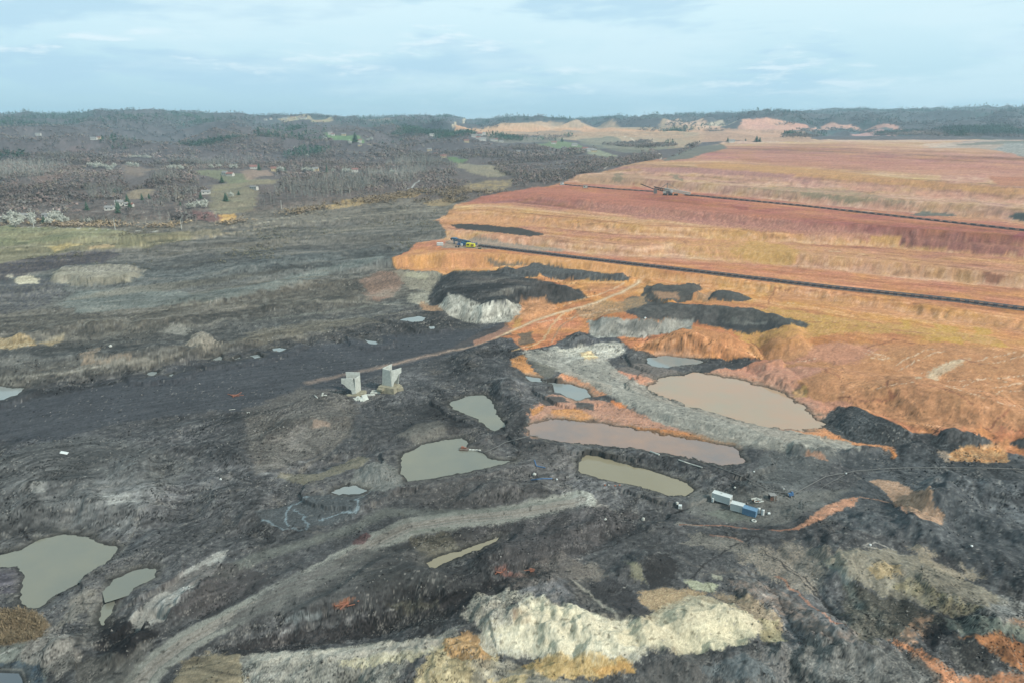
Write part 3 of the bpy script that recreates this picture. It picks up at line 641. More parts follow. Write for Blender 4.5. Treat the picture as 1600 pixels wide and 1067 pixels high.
paint("1038,612 1060,618 1100,632 1098,636 1060,624", (190, 134, 112), 4, 3, .7)
# gray dike
paint("812,548 850,545 905,540 940,535 975,535 975,550 950,562 960,575 1000,600 1060,622 1110,642 1180,655 1230,672 1330,690 1350,705 1290,712 1200,700 1160,695 1100,680 1040,665 990,640 950,615 900,590 850,572 825,562", (138, 138, 131), 5, 8, .93, (166, 164, 154), '1')
paint("990,640 1040,660 1160,690 1300,700 1330,712 1200,705 1150,700 1060,672", (118, 118, 112), 5, 6, .6)
for a in ("830,560 900,582 990,612 1060,640 1160,660", "840,556 920,580 1010,608 1090,642", "870,565 960,590 1040,625", "980,600 1060,630 1090,642"):
    line(a, (108, 108, 104), 2, 4, .6); 
paint("860,545 910,538 975,535 972,552 945,560 900,560", (148, 150, 145), 5, 7, .75, (170, 166, 150), '2')
paint("905,550 925,548 935,560 915,562", (206, 178, 128), 4, 4, .8); paint("826,562 870,575 862,596 840,582", (110, 108, 98), 5, 5, .7)
# mesas: coal tops, clay faces
paint("668,470 690,430 780,424 905,452 918,468 850,475 820,480 760,480 700,470 675,478", (64, 65, 66), 3, 4, .97, (80, 80, 80), 's')
paint("720,432 800,436 880,452 820,445 740,440", (94, 88, 84), 6, 6, .6)
paint("685,478 700,460 760,474 815,476 816,496 790,504 745,506 700,492", (156, 156, 146), 4, 4, .95, (178, 176, 164), 'g')
paint("815,470 850,464 875,480 850,500 815,500 790,506 815,490", (214, 152, 96), 4, 5, .9)
paint("805,500 815,498 812,512 800,512", (212, 158, 70), 3, 3, .9)
paint("785,418 830,412 985,432 982,440 900,438 800,432 775,426", (74, 76, 78), 3, 4, .97, (98, 102, 104), '2')
paint("758,404 790,408 830,412 780,418 770,414", (120, 116, 110), 4, 4, .8)
paint("704,352 720,350 760,352 820,358 852,367 830,370 760,362 716,358", (70, 68, 66), 2, 4, .97)
paint("630,430 640,424 672,428 665,440", (170, 166, 140), 4, 5, .8)
paint("1000,462 1012,446 1090,445 1100,452 1080,470 1040,472 1005,468", (90, 92, 90), 3, 5, .95, (72, 74, 76), '1')
paint("1020,456 1060,456 1060,468 1030,468", (200, 150, 108), 4, 6, .7); paint("1085,470 1110,456 1120,468 1100,473", (170, 140, 112), 4, 6, .7)
paint("1105,470 1120,453 1160,460 1178,466 1160,472", (78, 82, 84), 3, 4, .95)
paint("973,472 990,462 1060,474 1180,482 1262,505 1262,512 1240,506 1220,512 1180,514 1160,520 1090,505 1000,500 975,486", (94, 98, 98), 4, 5, .96, (70, 72, 74), '1')
paint("1120,500 1200,500 1220,508 1170,522 1120,510", (68, 70, 72), 4, 5, .9); paint("1130,502 1200,500 1195,508 1140,508", (150, 154, 146), 4, 7, .5)
paint("922,526 918,500 940,496 1030,502 1085,498 1080,515 1040,520 1000,528 960,528", (140, 142, 136), 3, 4, .95, (176, 178, 170), 'g')
paint("960,506 1030,500 1030,510 990,520", (100, 102, 100), 5, 6, .6)
paint("975,470 1010,460 1000,480 950,492 905,496 900,480 940,470", (204, 160, 104), 5, 7, .8, (150, 130, 104), '2')
paint("870,535 905,518 928,526 900,542 875,545", (84, 86, 88), 3, 4, .95); paint("808,522 830,518 835,535 812,540", (98, 94, 84), 4, 5, .8)
paint("970,560 985,545 1030,560 1010,580 985,570", (84, 84, 84), 4, 4, .9); paint("960,575 1010,568 1100,590 1080,600 1040,600 1010,590", (110, 104, 100), 4, 6, .9)
paint("1090,580 1130,565 1165,558 1190,562 1140,575 1105,582", (76, 78, 80), 3, 4, .95)
# tan haul track through the orange
line("1000,440 970,458 930,474 880,487 840,500 800,517 770,530", (222, 184, 136), 10, 2, .85, 5, c2=(206, 160, 108))
line("1000,440 970,458 930,474 880,487 840,500 800,517 770,530 740,541 700,548", (238, 212, 172), 3, 2, .7)
line("770,530 740,541 700,549 650,560 600,572 540,585 480,598", (164, 138, 120), 14, 5, .5, 12); line("740,541 690,552 640,562 590,575", (190, 164, 142), 4, 4, .5, 4)
line("975,442 960,452 930,462 880,478", (228, 190, 142), 3, 3, .7); line("880,490 860,510 850,530 830,540 800,548", (216, 178, 124), 4, 3, .8)
line("900,492 875,512 862,535", (150, 130, 104), 3, 3, .6); line("840,505 860,500 900,495 970,482", (222, 196, 160), 3, 5, .5)
paint("740,532 760,525 790,510 800,514 770,530 742,540", (196, 140, 110), 4, 4, .7)
# black heaps at the right
BK = (60, 64, 66)
for a in ("1280,660 1308,634 1350,640 1400,662 1440,688 1395,698 1335,690 1298,676", "1448,690 1475,670 1530,678 1556,694 1515,708 1470,704", "1572,690 1620,680 1720,700 1720,715 1600,700", "1300,672 1320,665 1330,680 1310,680"):
    paint(a, BK, 3, 4, .97, (88, 92, 94), '2')
paint("1310,700 1390,700 1395,715 1400,692 1440,690 1470,708 1480,724 1600,715 1720,720 1720,960 1600,925 1560,900 1500,870 1420,840 1340,830 1300,810 1280,790 1330,760 1360,740 1300,720", (72, 76, 80), 8, 9, .9, (92, 96, 98), '1')
paint("1200,705 1300,700 1320,715 1260,760 1230,780 1150,760 1180,730", (92, 96, 96), 8, 8, .7)
paint("1480,710 1500,700 1560,690 1570,700 1575,722 1520,722 1485,718", (210, 168, 118), 3, 5, .95, (196, 140, 88), '1')
paint("1465,700 1482,705 1485,722 1475,722", (200, 176, 150), 4, 7, .7); paint("1545,700 1560,690 1572,680 1580,690 1560,706", (204, 140, 80), 4, 4, .8)
paint("1370,748 1400,750 1440,765 1456,780 1478,806 1470,820 1440,812 1410,795 1385,770 1360,752", (176, 142, 114), 3, 5, .93, (162, 138, 118), '2')
paint("1230,828 1262,812 1290,790 1318,778 1345,776 1330,792 1290,808 1250,826", (188, 140, 112), 2.5, 4, .95)
line("1060,820 1120,820 1170,825 1220,829 1250,824", (170, 118, 94), 3, 3, .8); line("1345,776 1400,786 1450,812", (176, 134, 108), 2.5, 3, .8)
paint("1258,712 1262,702 1290,712 1296,720", (176, 136, 112), 3, 4, .9)
line("1340,735 1400,731 1500,732 1640,735", (128, 128, 122), 1.2, 2, .8); line("1345,738 1420,733 1500,736 1640,740", (104, 106, 106), 2, 2, .8)
line("1390,700 1398,712 1394,716", (206, 128, 64), 5, 3, .7)
for a in ("1320,726 1390,780 1430,812", "1310,724 1360,765 1400,790"): line(a, (52, 54, 56), 1.5, 2, .7)
# container yard
paint("1070,800 1080,770 1120,762 1180,770 1290,765 1330,760 1300,785 1220,820 1120,818", (104, 106, 104), 10, 7, .75, (118, 118, 112), '2')
paint("1100,800 1150,795 1180,812 1140,815", (112, 120, 110), 8, 6, .6)
line("1030,815 1060,817 1110,824", (134, 130, 120), 4, 4, .6)
paint("1065,850 1090,830 1130,838 1200,860 1190,875 1120,858 1090,850", (144, 140, 128), 6, 10, .7, (100, 98, 94), '2'); line("1110,835 1150,842 1160,846", (176, 130, 108), 3, 3, .7)
paint("1190,855 1240,845 1300,860 1285,900 1260,930 1200,900 1150,870", (150, 140, 124), 8, 10, .75, (94, 92, 88), '2')
paint("1140,905 1200,912 1250,940 1300,990 1345,985 1340,1000 1280,1000 1230,960 1150,925", (138, 118, 104), 8, 9, .6, (90, 88, 86), '1')
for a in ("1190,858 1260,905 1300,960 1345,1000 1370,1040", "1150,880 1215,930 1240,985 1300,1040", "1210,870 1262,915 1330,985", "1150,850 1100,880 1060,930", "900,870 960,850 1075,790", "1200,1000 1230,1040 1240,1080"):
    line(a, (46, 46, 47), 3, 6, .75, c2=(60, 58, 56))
for a in ("1200,858 1270,905 1310,955", "1140,890 1205,935 1230,985", "1060,850 1130,850 1200,880", "1120,930 1180,950 1210,990", "1290,1010 1340,1035 1400,1080", "860,880 900,870 930,880"):
    line(a, (158, 152, 142), 3, 8, .55, breaks=.2)
line("1215,900 1250,930 1300,970 1345,990", (172, 116, 90), 4, 8, .6)
# dark banks by the ponds
paint("640,690 700,660 760,680 800,720 820,690 860,690 900,712 900,740 860,770 780,800 700,800 600,770 640,752 735,738 800,722", (84, 82, 82), 10, 8, .7, (98, 96, 94), '1')
paint("545,765 555,735 590,722 625,735 632,758 600,768", (106, 110, 108), 4, 4, .85, (118, 120, 116), '2')
paint("620,680 650,662 690,658 700,680 650,692", (122, 120, 112), 6, 6, .6)
paint("432,745 480,755 560,730 580,715 560,712 500,740 440,738", (126, 122, 100), 5, 7, .7, (108, 104, 92), '2')
paint("380,640 470,605 540,610 560,640 550,680 480,720 400,740 380,700", (96, 90, 86), 12, 10, .6, (120, 116, 106), '2')
paint("485,655 515,658 520,668 490,668", (150, 128, 112), 4, 6, .6)
line("505,620 535,640 545,670 520,700 470,735", (108, 104, 98), 8, 3, .7, 6)
paint("400,800 440,790 475,775 560,770 570,780 560,800 520,820 440,825 410,815", (76, 80, 82), 5, 7, .8, (86, 94, 98), '2')
for a in ("452,820 448,800 455,790 480,776", "480,825 475,805 460,795", "410,810 430,822 450,828 475,825", "555,800 560,780 575,768", "500,812 540,800 560,792"): line(a, (128, 148, 158), 3, 8, .7)
paint("60,690 150,680 250,700 310,730 260,760 200,830 100,830 0,860 -60,860 -60,740", (104, 107, 106), 14, 10, .6, (88, 90, 90), 'g')
for a in ("150,770 210,770 215,785 160,785", "50,750 80,752 70,770 40,765", "230,735 250,740 240,750"): paint(a, (150, 152, 148), 6, 12, .5)
line("30,825 45,840 52,842", (48, 48, 50), 3, 4, .8)
line("280,600 380,655 470,640", (100, 106, 104), 4, 8, .0)
# roads in the foreground
RD = "205,1090 222,1060 240,1040 290,1002 360,965 440,925 520,885 580,850 640,822 720,810 800,803 880,788 905,782"
line(RD, (136, 138, 131), 58, 5, .96, 8); line("340,900 400,870 470,850 560,822 600,800 700,800 800,798 880,785", (108, 112, 106), 28, 6, .65, 14)
line("640,830 700,825 740,835 700,860 660,880", (108, 112, 104), 10, 6, .6); line(RD, (138, 134, 127), 26, 2, .85, 6)
line(RD, (120, 114, 106), 4, 1.5, .7); line("200,1090 214,1060 233,1036 284,997 355,960 436,920 515,881 575,847 637,819 718,807", (136, 130, 120), 2, 1.5, .6)
line("225,1090 235,1062 250,1042 300,1006 368,969 447,929 525,889 585,853 642,826 722,813 800,806", (98, 102, 98), 3, 2, .6)
line("885,800 915,792 930,790 950,790", (136, 134, 128), 4, 4, .7); line("860,815 885,805 905,796", (130, 130, 126), 4, 4, .6)
paint("640,840 700,830 740,840 730,855 690,870 660,870 640,855", (124, 118, 98), 6, 6, .8, (98, 94, 84), '2')
paint("548,850 570,832 580,836 565,850", (98, 70, 70), 4, 4, .8)
paint("330,985 440,905 560,858 640,850 700,880 700,920 600,925 520,935 430,965", (96, 98, 96), 10, 8, .7, (84, 84, 84), 's')
line("540,898 600,885 620,885", (124, 124, 118), 3, 3, .5); line("360,960 420,930 460,915 510,900", (126, 130, 126), 2, 3, .5)
paint("340,1010 480,985 600,960 700,925 790,900 860,885 850,905 760,945 700,965 600,990 480,1012 360,1030", (50, 49, 50), 8, 8, .9, (66, 64, 64), '2')
paint("590,960 640,945 700,950 690,975 620,985", (58, 58, 58), 8, 8, .8, (130, 130, 126), '2', .75)
paint("600,940 660,935 690,945 640,960", (112, 110, 94), 5, 6, .6); line("448,970 480,960 500,955", (136, 146, 148), 6, 5, .6, 5)
paint("520,945 540,935 555,936 545,944 530,948", (168, 112, 84), 3, 3, .8)
paint("770,890 790,882 800,892 835,890 835,898 790,900", (140, 90, 78), 4, 6, .6)
# gravelly ridge and dark pit at the left
paint("196,985 205,960 250,925 290,890 340,862 356,858 345,880 310,910 280,935 262,960 230,985", (160, 160, 155), 3, 2, .97, (134, 136, 132), '2')
paint("260,905 330,880 356,880 440,900 330,965 262,960 310,910 260,925", (78, 74, 74), 6, 8, .6, (64, 62, 62), '1')
paint("140,1000 152,975 180,965 240,985 250,995 215,1015 180,1025 150,1020", (46, 45, 46), 8, 7, .9)
paint("130,975 150,925 165,938 150,985 155,1010 135,1010 110,1010", (84, 84, 82), 6, 6, .7, (130, 128, 122), 'g')
paint("100,960 120,925 150,920 140,950 110,975 80,985", (126, 124, 116), 6, 7, .7, (104, 102, 96), '2')
paint("25,1020 55,990 75,982 100,990 120,1010 130,1040 90,1060 70,1050 30,1030", (132, 128, 122), 5, 7, .85, (170, 168, 160), '2')
paint("-60,960 30,955 60,960 75,975 55,1000 20,1008 -60,1010", (128, 114, 92), 6, 8, .85, (150, 132, 106), '2')
paint("-60,1010 20,1008 40,1000 28,1030 70,1045 75,1100 140,1100 -60,1100", (112, 118, 112), 6, 5, .9, (134, 140, 134), 's')
line("-60,1030 0,1022 22,1012", (190, 192, 186), 3, 3, .8)
paint("-60,1040 0,1036 40,1036 62,1042 68,1062 68,1100 -60,1100", (78, 96, 110), 4, 4, .95, (62, 78, 92), 'g'); line("-60,1047 0,1045 34,1046 40,1062 42,1090", (150, 156, 156), 3, 0, .9)
paint("110,1030 200,1020 240,1000 215,1050 200,1100 120,1100", (116, 114, 106), 10, 9, .7, (96, 96, 92), '2')
paint("-60,885 25,883 38,900 30,925 -60,935", (82, 80, 88), 4, 4, .9)
# pale sand at the bottom
paint("255,1100 285,1030 330,1018 375,1022 385,1060 400,1100", (150, 138, 112), 8, 9, .8, (138, 128, 104), 'g')
paint("375,1025 480,1018 560,1010 640,1000 700,985 725,975 700,1000 640,1030 600,1100 390,1100", (148, 148, 138), 6, 9, .92, (104, 104, 100), '2')
paint("395,1020 450,1018 520,1012 600,1000 640,1000 600,1012 500,1024 400,1034", (178, 176, 162), 5, 8, .85, (136, 134, 124), '2')
paint("520,1035 600,1018 680,1010 690,1015 640,1030 560,1045", (190, 184, 150), 5, 8, .85, (160, 156, 136), '2')
paint("620,1100 660,1040 690,1000 720,990 770,1010 780,1040 760,1060 720,1100", (176, 162, 126), 6, 8, .92, (196, 182, 140), '2')
paint("690,1005 725,985 755,990 765,1020 750,1035 700,1025", (170, 136, 96), 5, 6, .8, (190, 150, 100), 'g'); paint("750,1010 765,1020 770,1045 745,1040", (186, 146, 98), 6, 6, .6)
paint("722,960 740,930 790,920 830,925 830,935 800,940 810,975 780,985 740,975", (176, 172, 156), 5, 9, .9, (90, 90, 88), '2', .7)
paint("815,940 835,930 850,935 900,945 950,962 1010,965 1060,960 1050,990 1010,1010 1000,1030 930,1035 870,1028 790,1025 755,1015 750,975 800,970", (196, 194, 180), 5, 8, .96, (172, 166, 144), '2')
paint("820,935 850,935 910,950 960,965 900,965 840,958", (214, 208, 180), 5, 6, .8); paint("760,985 830,978 950,1000 1000,1010 960,1025 860,1020 780,1020", (214, 218, 208), 8, 10, .7, (190, 190, 170), 's')
paint("800,950 825,955 828,972 805,978", (150, 130, 110), 4, 5, .8)
paint("960,990 1020,952 1080,928 1110,930 1150,945 1190,972 1190,992 1165,1000 1100,1018 1060,1022 1030,1010 970,1005", (192, 184, 156), 5, 6, .95, (174, 162, 134), '1')
paint("1050,1000 1100,970 1130,960 1165,975 1190,990 1165,1005 1100,1020 1070,1020", (222, 214, 178), 6, 6, .9, (204, 196, 164), 'g')
paint("1000,925 1040,915 1100,925 1070,935 1020,955 1000,940", (166, 140, 110), 6, 8, .85, (190, 170, 130), '2')
paint("1110,925 1180,935 1215,960 1225,985 1200,1000 1190,975 1150,945", (158, 142, 116), 6, 8, .85, (132, 118, 100), '2')
paint("790,1050 850,1025 920,1020 980,1030 995,1045 940,1058 860,1060", (186, 160, 108), 5, 8, .92, (206, 176, 116), '1'); paint("925,1045 990,1030 990,1048 940,1056", (190, 148, 88), 5, 5, .7)
paint("740,1030 800,1030 860,1060 940,1070 860,1100 740,1100", (124, 122, 112), 6, 8, .8, (160, 154, 136), 's'); paint("760,1060 830,1052 800,1100 760,1100", (186, 166, 120), 5, 6, .8)
paint("890,905 920,900 990,935 985,965 950,968 910,945 890,925", (100, 98, 94), 5, 7, .8, (62, 62, 62), '1'); line("893,905 920,925 950,950 965,965", (176, 174, 160), 8, 6, .7, 5, c2=(130, 128, 118)); line("955,930 970,925 975,915", (200, 200, 190), 3, 5, .7)
paint("830,905 870,900 900,930 880,948 840,930 810,925", (108, 108, 112), 8, 10, .7, (130, 130, 130), '2')
paint("915,905 960,905 1000,930 980,960 920,925", (64, 64, 66), 5, 6, .8); paint("980,935 1020,955 1000,965 970,958", (70, 70, 72), 4, 5, .8)
paint("880,885 930,880 950,900 900,905", (134, 126, 114), 8, 8, .6); paint("975,875 1005,890 1010,910 985,900", (144, 142, 114), 5, 6, .6)
paint("1005,880 1040,860 1062,885 1045,915 1015,918", (58, 58, 59), 5, 6, .7)
paint("1070,905 1120,912 1115,925 1080,920", (176, 180, 150), 4, 4, .85); paint("1110,895 1130,898 1130,906 1112,902", (170, 170, 150), 4, 4, .7)
paint("700,830 800,815 900,790 1000,800 1000,830 900,870 800,890 740,880 720,860", (68, 66, 67), 10, 9, .8, (80, 78, 78), '2')
line("690,880 760,850 830,835 900,840", (52, 50, 52), 2, 5, .5); paint("780,915 850,870 880,860 940,900 880,905 800,920", (88, 84, 82), 8, 8, .7, (110, 104, 98), '2')
paint("985,1060 1080,1020 1120,1030 1180,1015 1215,1000 1260,1020 1340,1010 1340,1100 960,1100", (82, 84, 86), 8, 10, .9, (116, 114, 110), '2')
paint("960,1100 1000,1060 1040,1025 1080,1025 1100,1060 1090,1100", (112, 110, 106), 6, 9, .7, (80, 80, 80), '2'); paint("1095,1040 1150,1025 1200,1035 1210,1060 1130,1062", (108, 118, 122), 8, 8, .6)
# ridge at the lower right
paint("1285,880 1310,860 1380,855 1440,870 1500,900 1560,930 1575,940 1530,955 1490,962 1440,945 1380,930 1330,905", (148, 142, 124), 5, 7, .93, (118, 114, 104), '2')
paint("1355,885 1400,880 1410,890 1375,905", (180, 158, 118), 5, 6, .8); paint("1420,900 1470,925 1530,945 1510,960 1480,960 1420,925 1390,915", (174, 162, 122), 6, 7, .75, (150, 144, 124), 'g')
for a in ("1400,860 1370,848 1350,852 1410,865", "1405,873 1430,882", "1480,935 1500,925 1530,938 1500,940", "1310,890 1330,905"): line(a, (190, 186, 174), 2, 4, .5)
paint("1420,855 1460,858 1500,880 1540,900 1500,905 1440,880", (168, 154, 130), 4, 6, .8, (130, 124, 112), '2'); paint("1455,872 1475,862 1500,880 1508,894 1480,885", (66, 66, 68), 3, 3, .9)
paint("1320,910 1370,930 1430,945 1480,965 1470,985 1400,1000 1340,1000 1320,960", (70, 70, 64), 8, 10, .8, (98, 94, 82), '2')
paint("1400,1020 1430,960 1450,960 1460,985 1440,1000 1400,1010", (188, 148, 118), 6, 9, .8, (110, 100, 92), '1')
paint("1390,1000 1420,1005 1480,1040 1500,1060 1560,1050 1640,1050 1640,1100 1480,1100 1440,1040", (190, 128, 88), 6, 8, .9, (150, 110, 84), '2')
paint("1500,995 1560,990 1640,1020 1640,1060 1580,1040 1540,1010", (200, 138, 88), 5, 7, .93, (180, 120, 78), 's'); paint("1560,965 1640,960 1640,1000 1590,990", (202, 150, 110), 5, 8, .85, (130, 128, 124), '2')
paint("1480,965 1540,960 1640,990 1640,1012 1560,990 1500,990 1478,985", (122, 132, 122), 5, 5, .85); paint("1530,945 1570,935 1640,950 1640,970 1560,965 1525,958", (160, 162, 158), 6, 8, .8, (100, 102, 100), '2')
paint("1440,985 1475,970 1478,1000 1460,1015 1445,1005", (46, 46, 48), 6, 6, .85); paint("1482,1005 1500,995 1540,1015 1550,1040 1560,1055 1500,1050 1485,1030", (62, 62, 62), 4, 6, .9, (84, 84, 80), '2')
paint("1260,1000 1330,1000 1440,1030 1470,1060 1440,1100 1240,1100 1230,1020", (76, 78, 78), 8, 10, .85, (102, 102, 98), '2')
paint("1190,965 1215,970 1225,1000 1210,1005 1190,1000", (152, 144, 112), 5, 6, .8)
for a in ("1060,870 1100,890 1200,900", "1090,900 1150,890 1210,930"): line(a, (110, 106, 100), 5, 9, .5)
line("1300,886 1330,920 1345,950", (116, 126, 122), 10, 5, .5, 8)
L3 = fbm(S*30, UU/60, 3, 258, .6); C = C*(1+.06*L3*MO*(S < 16))[..., None]
lb = MG*sstep(3, 3.4, S)*(1-sstep(10.5, 11.2, S)); LL = fbm(S*4.5+.25*V3, UU/130, 4, 260, .6); C = C*(1+(.20*LL+.11*L2+.06*L3)*lb)[..., None]; q_ = (np.clip(LL-.15, 0, 1)*lb*.9)[..., None]; C = C*(1-q_)+np.array([132, 128, 118])*q_
# swirling streaks, strata that follow the relief, cracks
sx = X2+22*fbm(X2/55, Y2/55, 3, 401); sy = YZ+22*fbm(X2/55, Y2/55, 3, 402); nearm = (1-sstep(600, 1000, R2))
ST = fbm(sx/3, sy/8, 4, 410, .6); ZS = fbm(Z*.9+V2*.5, X2/35, 3, 420, .6); S2 = fbm(sx/17+sy/17, (sy-sx)/2.6, 4, 430, .6)
rg = np.clip(ROUGH*1.15, .12, 1.1)*nearm*(1-.45*lb)
big = fbm(X2/48, YZ/48, 3, 450); C = C*(1+.30*np.clip(big, -1, 1)*MG*nearm*(1-.5*lb)*np.clip(ROUGH*1.8, .12, 1))[..., None]
C = C*(1+(.20*np.clip(ST, -1, 1)+.2*np.clip(S2, -1, 1)+.12*np.clip(ZS, -1, 1))*rg)[..., None]
ck = np.abs(pn(sx/15, sy/15, 440)+.25*V2); cm = (1-sstep(.015, .05, ck))*rg*(V1 > -.2)*.45; C = C*(1-cm[..., None])
ck = np.abs(pn(sx/9+7, sy/24, 441)+.3*V2); cm = (1-sstep(.01, .05, ck))*rg*MG*(V3 > 0)*.5; C = C+(np.array([146, 144, 138])-C)*cm[..., None]
LM = (C.max(-1) < 118)*nearm*.0; C = C*(1-LM[..., None])
# wet rims of the ponds
om = np.clip(1-(SHORE-.2)/(7+6*V1), 0, 1)*.8*(SHORE < 40)*(R2 > 270)*(T2 > .02)*(T2 < .5)*((C[..., 0]-C[..., 2]) > 40); C = C*(1-om[..., None])+np.array([186, 150, 126])*om[..., None]
mudw = np.clip(1-(SHORE-.3)/(3.2+3*V1), 0, 1)*.55*(SHORE < 40)*MG; C = C*(1-mudw[..., None])+np.array([112, 110, 102])*mudw[..., None]
wet = np.exp(-(SHORE/1.1)**2)*.3; C = C*(1-wet[..., None])
paint("815,945 850,940 950,966 1010,970 1080,935 1150,950 1190,975 1160,1000 1080,1018 1010,1012 930,1028 800,1018 760,990 800,972", (224, 214, 180), 12, 8, .6)
paint("395,1022 520,1014 640,1002 700,988 690,1012 600,1024 480,1036 400,1044", (186, 182, 168), 8, 8, .5)
# small scattered stones and lumps of clay as colour flecks
gk = MG*(R2 < 560); fk = pn(X2/1.1, YZ/1.1, 301); fl = (fk > .62)*gk*(V1 > -.15)*sstep(.3, .8, pn(X2/22, Y2/22, 302)*.8+.55); C = C+(np.array([150, 148, 142])-C)*(.6*fl)[..., None]
df = (pn(X2/1.7, YZ/1.7, 305) < -.6)*gk; C = C*(1-.25*df[..., None])
C *= (1+.07*V2+.05*pn(X2/3, YZ/3, 306)*(R2 < 900))[..., None]*(1-.0*MO[..., None])
# woods: litter and bare ground under the trees, conifer ground on the ridges
wood = sstep(10.6, 11.4, S)*(1-MO)
con = np.clip(fbm(X2/420, Y2/420, 4, 330)*1.5+(S-18.6)*.3+.02, 0, 1)*wood*sstep(15, 17, S)
lum = (1+.16*V1+.12*pn(X2/70, Y2/70, 333))[..., None]; wm = (wood*sstep(14, 16, S)*(np.abs(C-gray).sum(-1) < 6))[..., None]
C = C*(1-wm)+C*lum*wm
C = C*(1-(con*wm[..., 0]*.8)[..., None])+np.array([66, 88, 84])*(con*wm[..., 0]*.8)[..., None]
gy = ((C.max(-1)-C.min(-1)) < 26)*(R2 < 1000)*(1-MO); lm = C.mean(-1)/98.0; k_ = np.clip(lm, .3, 1.06)**.4; C = C*np.where(gy > 0, k_, 1)[..., None]
BARE = (np.abs(C-gray*1.0).sum(-1) > 40)*1.0

C = C*(1+.07*(np.random.RandomState(5).rand(NR, NT)-.5)*(1.3-.6*MO)*2)[..., None]
ROADM = np.zeros((NR, NT), bool)
# ---------------------------------------------------------------- materials
def mat(name, build=None, **k):
    m = bpy.data.materials.new(name); m.use_nodes = True; t = m.node_tree; b = t.nodes['Principled BSDF']
    for a, v in k.items(): b.inputs[a.replace('_', ' ')].default_value = v
    if build: build(t, b)
    return m
def tnode(t, ty, **k):
    n = t.nodes.new(ty)
    for a, v in k.items():
        if a in n.inputs: n.inputs[a].default_value = v
        else: setattr(n, a, v)
    return n
def ground_nodes(t, b):
    at_ = tnode(t, 'ShaderNodeAttribute', attribute_name='Col'); g = tnode(t, 'ShaderNodeTexCoord')
    def noise(scale, det): n = tnode(t, 'ShaderNodeTexNoise', Scale=scale, Detail=det, Roughness=.65); t.links.new(g.outputs['Object'], n.inputs[0]); return n
    n1 = noise(.9, 6); n2 = noise(.09, 8)
    def mr(v, lo, hi): n = tnode(t, 'ShaderNodeMapRange'); n.inputs[1].default_value = .3; n.inputs[2].default_value = .7; n.inputs[3].default_value = lo; n.inputs[4].default_value = hi; t.links.new(v, n.inputs[0]); return n.outputs[0]
    m = tnode(t, 'ShaderNodeMath', operation='MULTIPLY'); t.links.new(mr(n1.outputs[0], .8, 1.2), m.inputs[0]); t.links.new(mr(n2.outputs[0], .9, 1.1), m.inputs[1])
    v = tnode(t, 'ShaderNodeVectorMath', operation='SCALE'); t.links.new(at_.outputs['Color'], v.inputs[0]); t.links.new(m.outputs[0], v.inputs['Scale'])
    t.links.new(v.outputs[0], b.inputs['Base Color'])
    bp = tnode(t, 'ShaderNodeBump', Strength=.6, Distance=.5); t.links.new(n1.outputs[0], bp.inputs['Height']); t.links.new(bp.outputs[0], b.inputs['Normal'])
    b.inputs['Roughness'].default_value = .93; b.inputs['Specular IOR Level'].default_value = .15
M_GROUND = mat('ground_soil', ground_nodes)
def water_mat(name, c, c2, rough_=.07):
    def f(t, b):
        g = tnode(t, 'ShaderNodeTexCoord'); n = tnode(t, 'ShaderNodeTexNoise', Scale=.035, Detail=6.0, Roughness=.6); t.links.new(g.outputs['Object'], n.inputs[0])
        r = tnode(t, 'ShaderNodeMix', data_type='RGBA'); r.inputs[6].default_value = (*lin(c, .8), 1); r.inputs[7].default_value = (*lin(c2, .8), 1)
        mr = tnode(t, 'ShaderNodeMapRange'); mr.inputs[1].default_value = .35; mr.inputs[2].default_value = .65; t.links.new(n.outputs[0], mr.inputs[0]); t.links.new(mr.outputs[0], r.inputs[0])
        t.links.new(r.outputs[2], b.inputs['Base Color'])
        n3 = tnode(t, 'ShaderNodeTexNoise', Scale=1.2, Detail=3.0); t.links.new(g.outputs['Object'], n3.inputs[0])
        bp = tnode(t, 'ShaderNodeBump', Strength=.05, Distance=.2); t.links.new(n3.outputs[0], bp.inputs['Height']); t.links.new(bp.outputs[0], b.inputs['Normal'])
    return mat(name, f, Roughness=rough_, IOR=1.33)
MW = {'g': water_mat('pond_gray', (114, 116, 106), (126, 124, 108)), 'm': water_mat('pond_silt', (132, 124, 102), (138, 130, 108)), 'b': water_mat('pond_clear', (126, 134, 132), (138, 140, 134), .08),
      'o': water_mat('pond_rusty', (156, 142, 120), (170, 138, 112)), 'r': water_mat('pond_violet', (122, 114, 110), (152, 124, 106)), 'd': water_mat('pond_liner', (84, 92, 98), (92, 98, 102), .15)}
def surf(name, c, var=.15, scale=1.5, rough_=.7, metal=0.0, bump=.2, k=ALB):
    def f(t, b):
        g = tnode(t, 'ShaderNodeTexCoord'); n = tnode(t, 'ShaderNodeTexNoise', Scale=scale, Detail=5.0, Roughness=.65); t.links.new(g.outputs['Object'], n.inputs[0])
        r = tnode(t, 'ShaderNodeMix', data_type='RGBA'); L = lin(c, k); r.inputs[6].default_value = (*(L*(1-var)), 1); r.inputs[7].default_value = (*np.minimum(L*(1+var), .95), 1)
        mr = tnode(t, 'ShaderNodeMapRange'); mr.inputs[1].default_value = .3; mr.inputs[2].default_value = .7; t.links.new(n.outputs[0], mr.inputs[0]); t.links.new(mr.outputs[0], r.inputs[0]); t.links.new(r.outputs[2], b.inputs['Base Color'])
        bp = tnode(t, 'ShaderNodeBump', Strength=bump, Distance=.05); t.links.new(n.outputs[0], bp.inputs['Height']); t.links.new(bp.outputs[0], b.inputs['Normal'])
    return mat(name, f, Roughness=rough_, Metallic=metal)
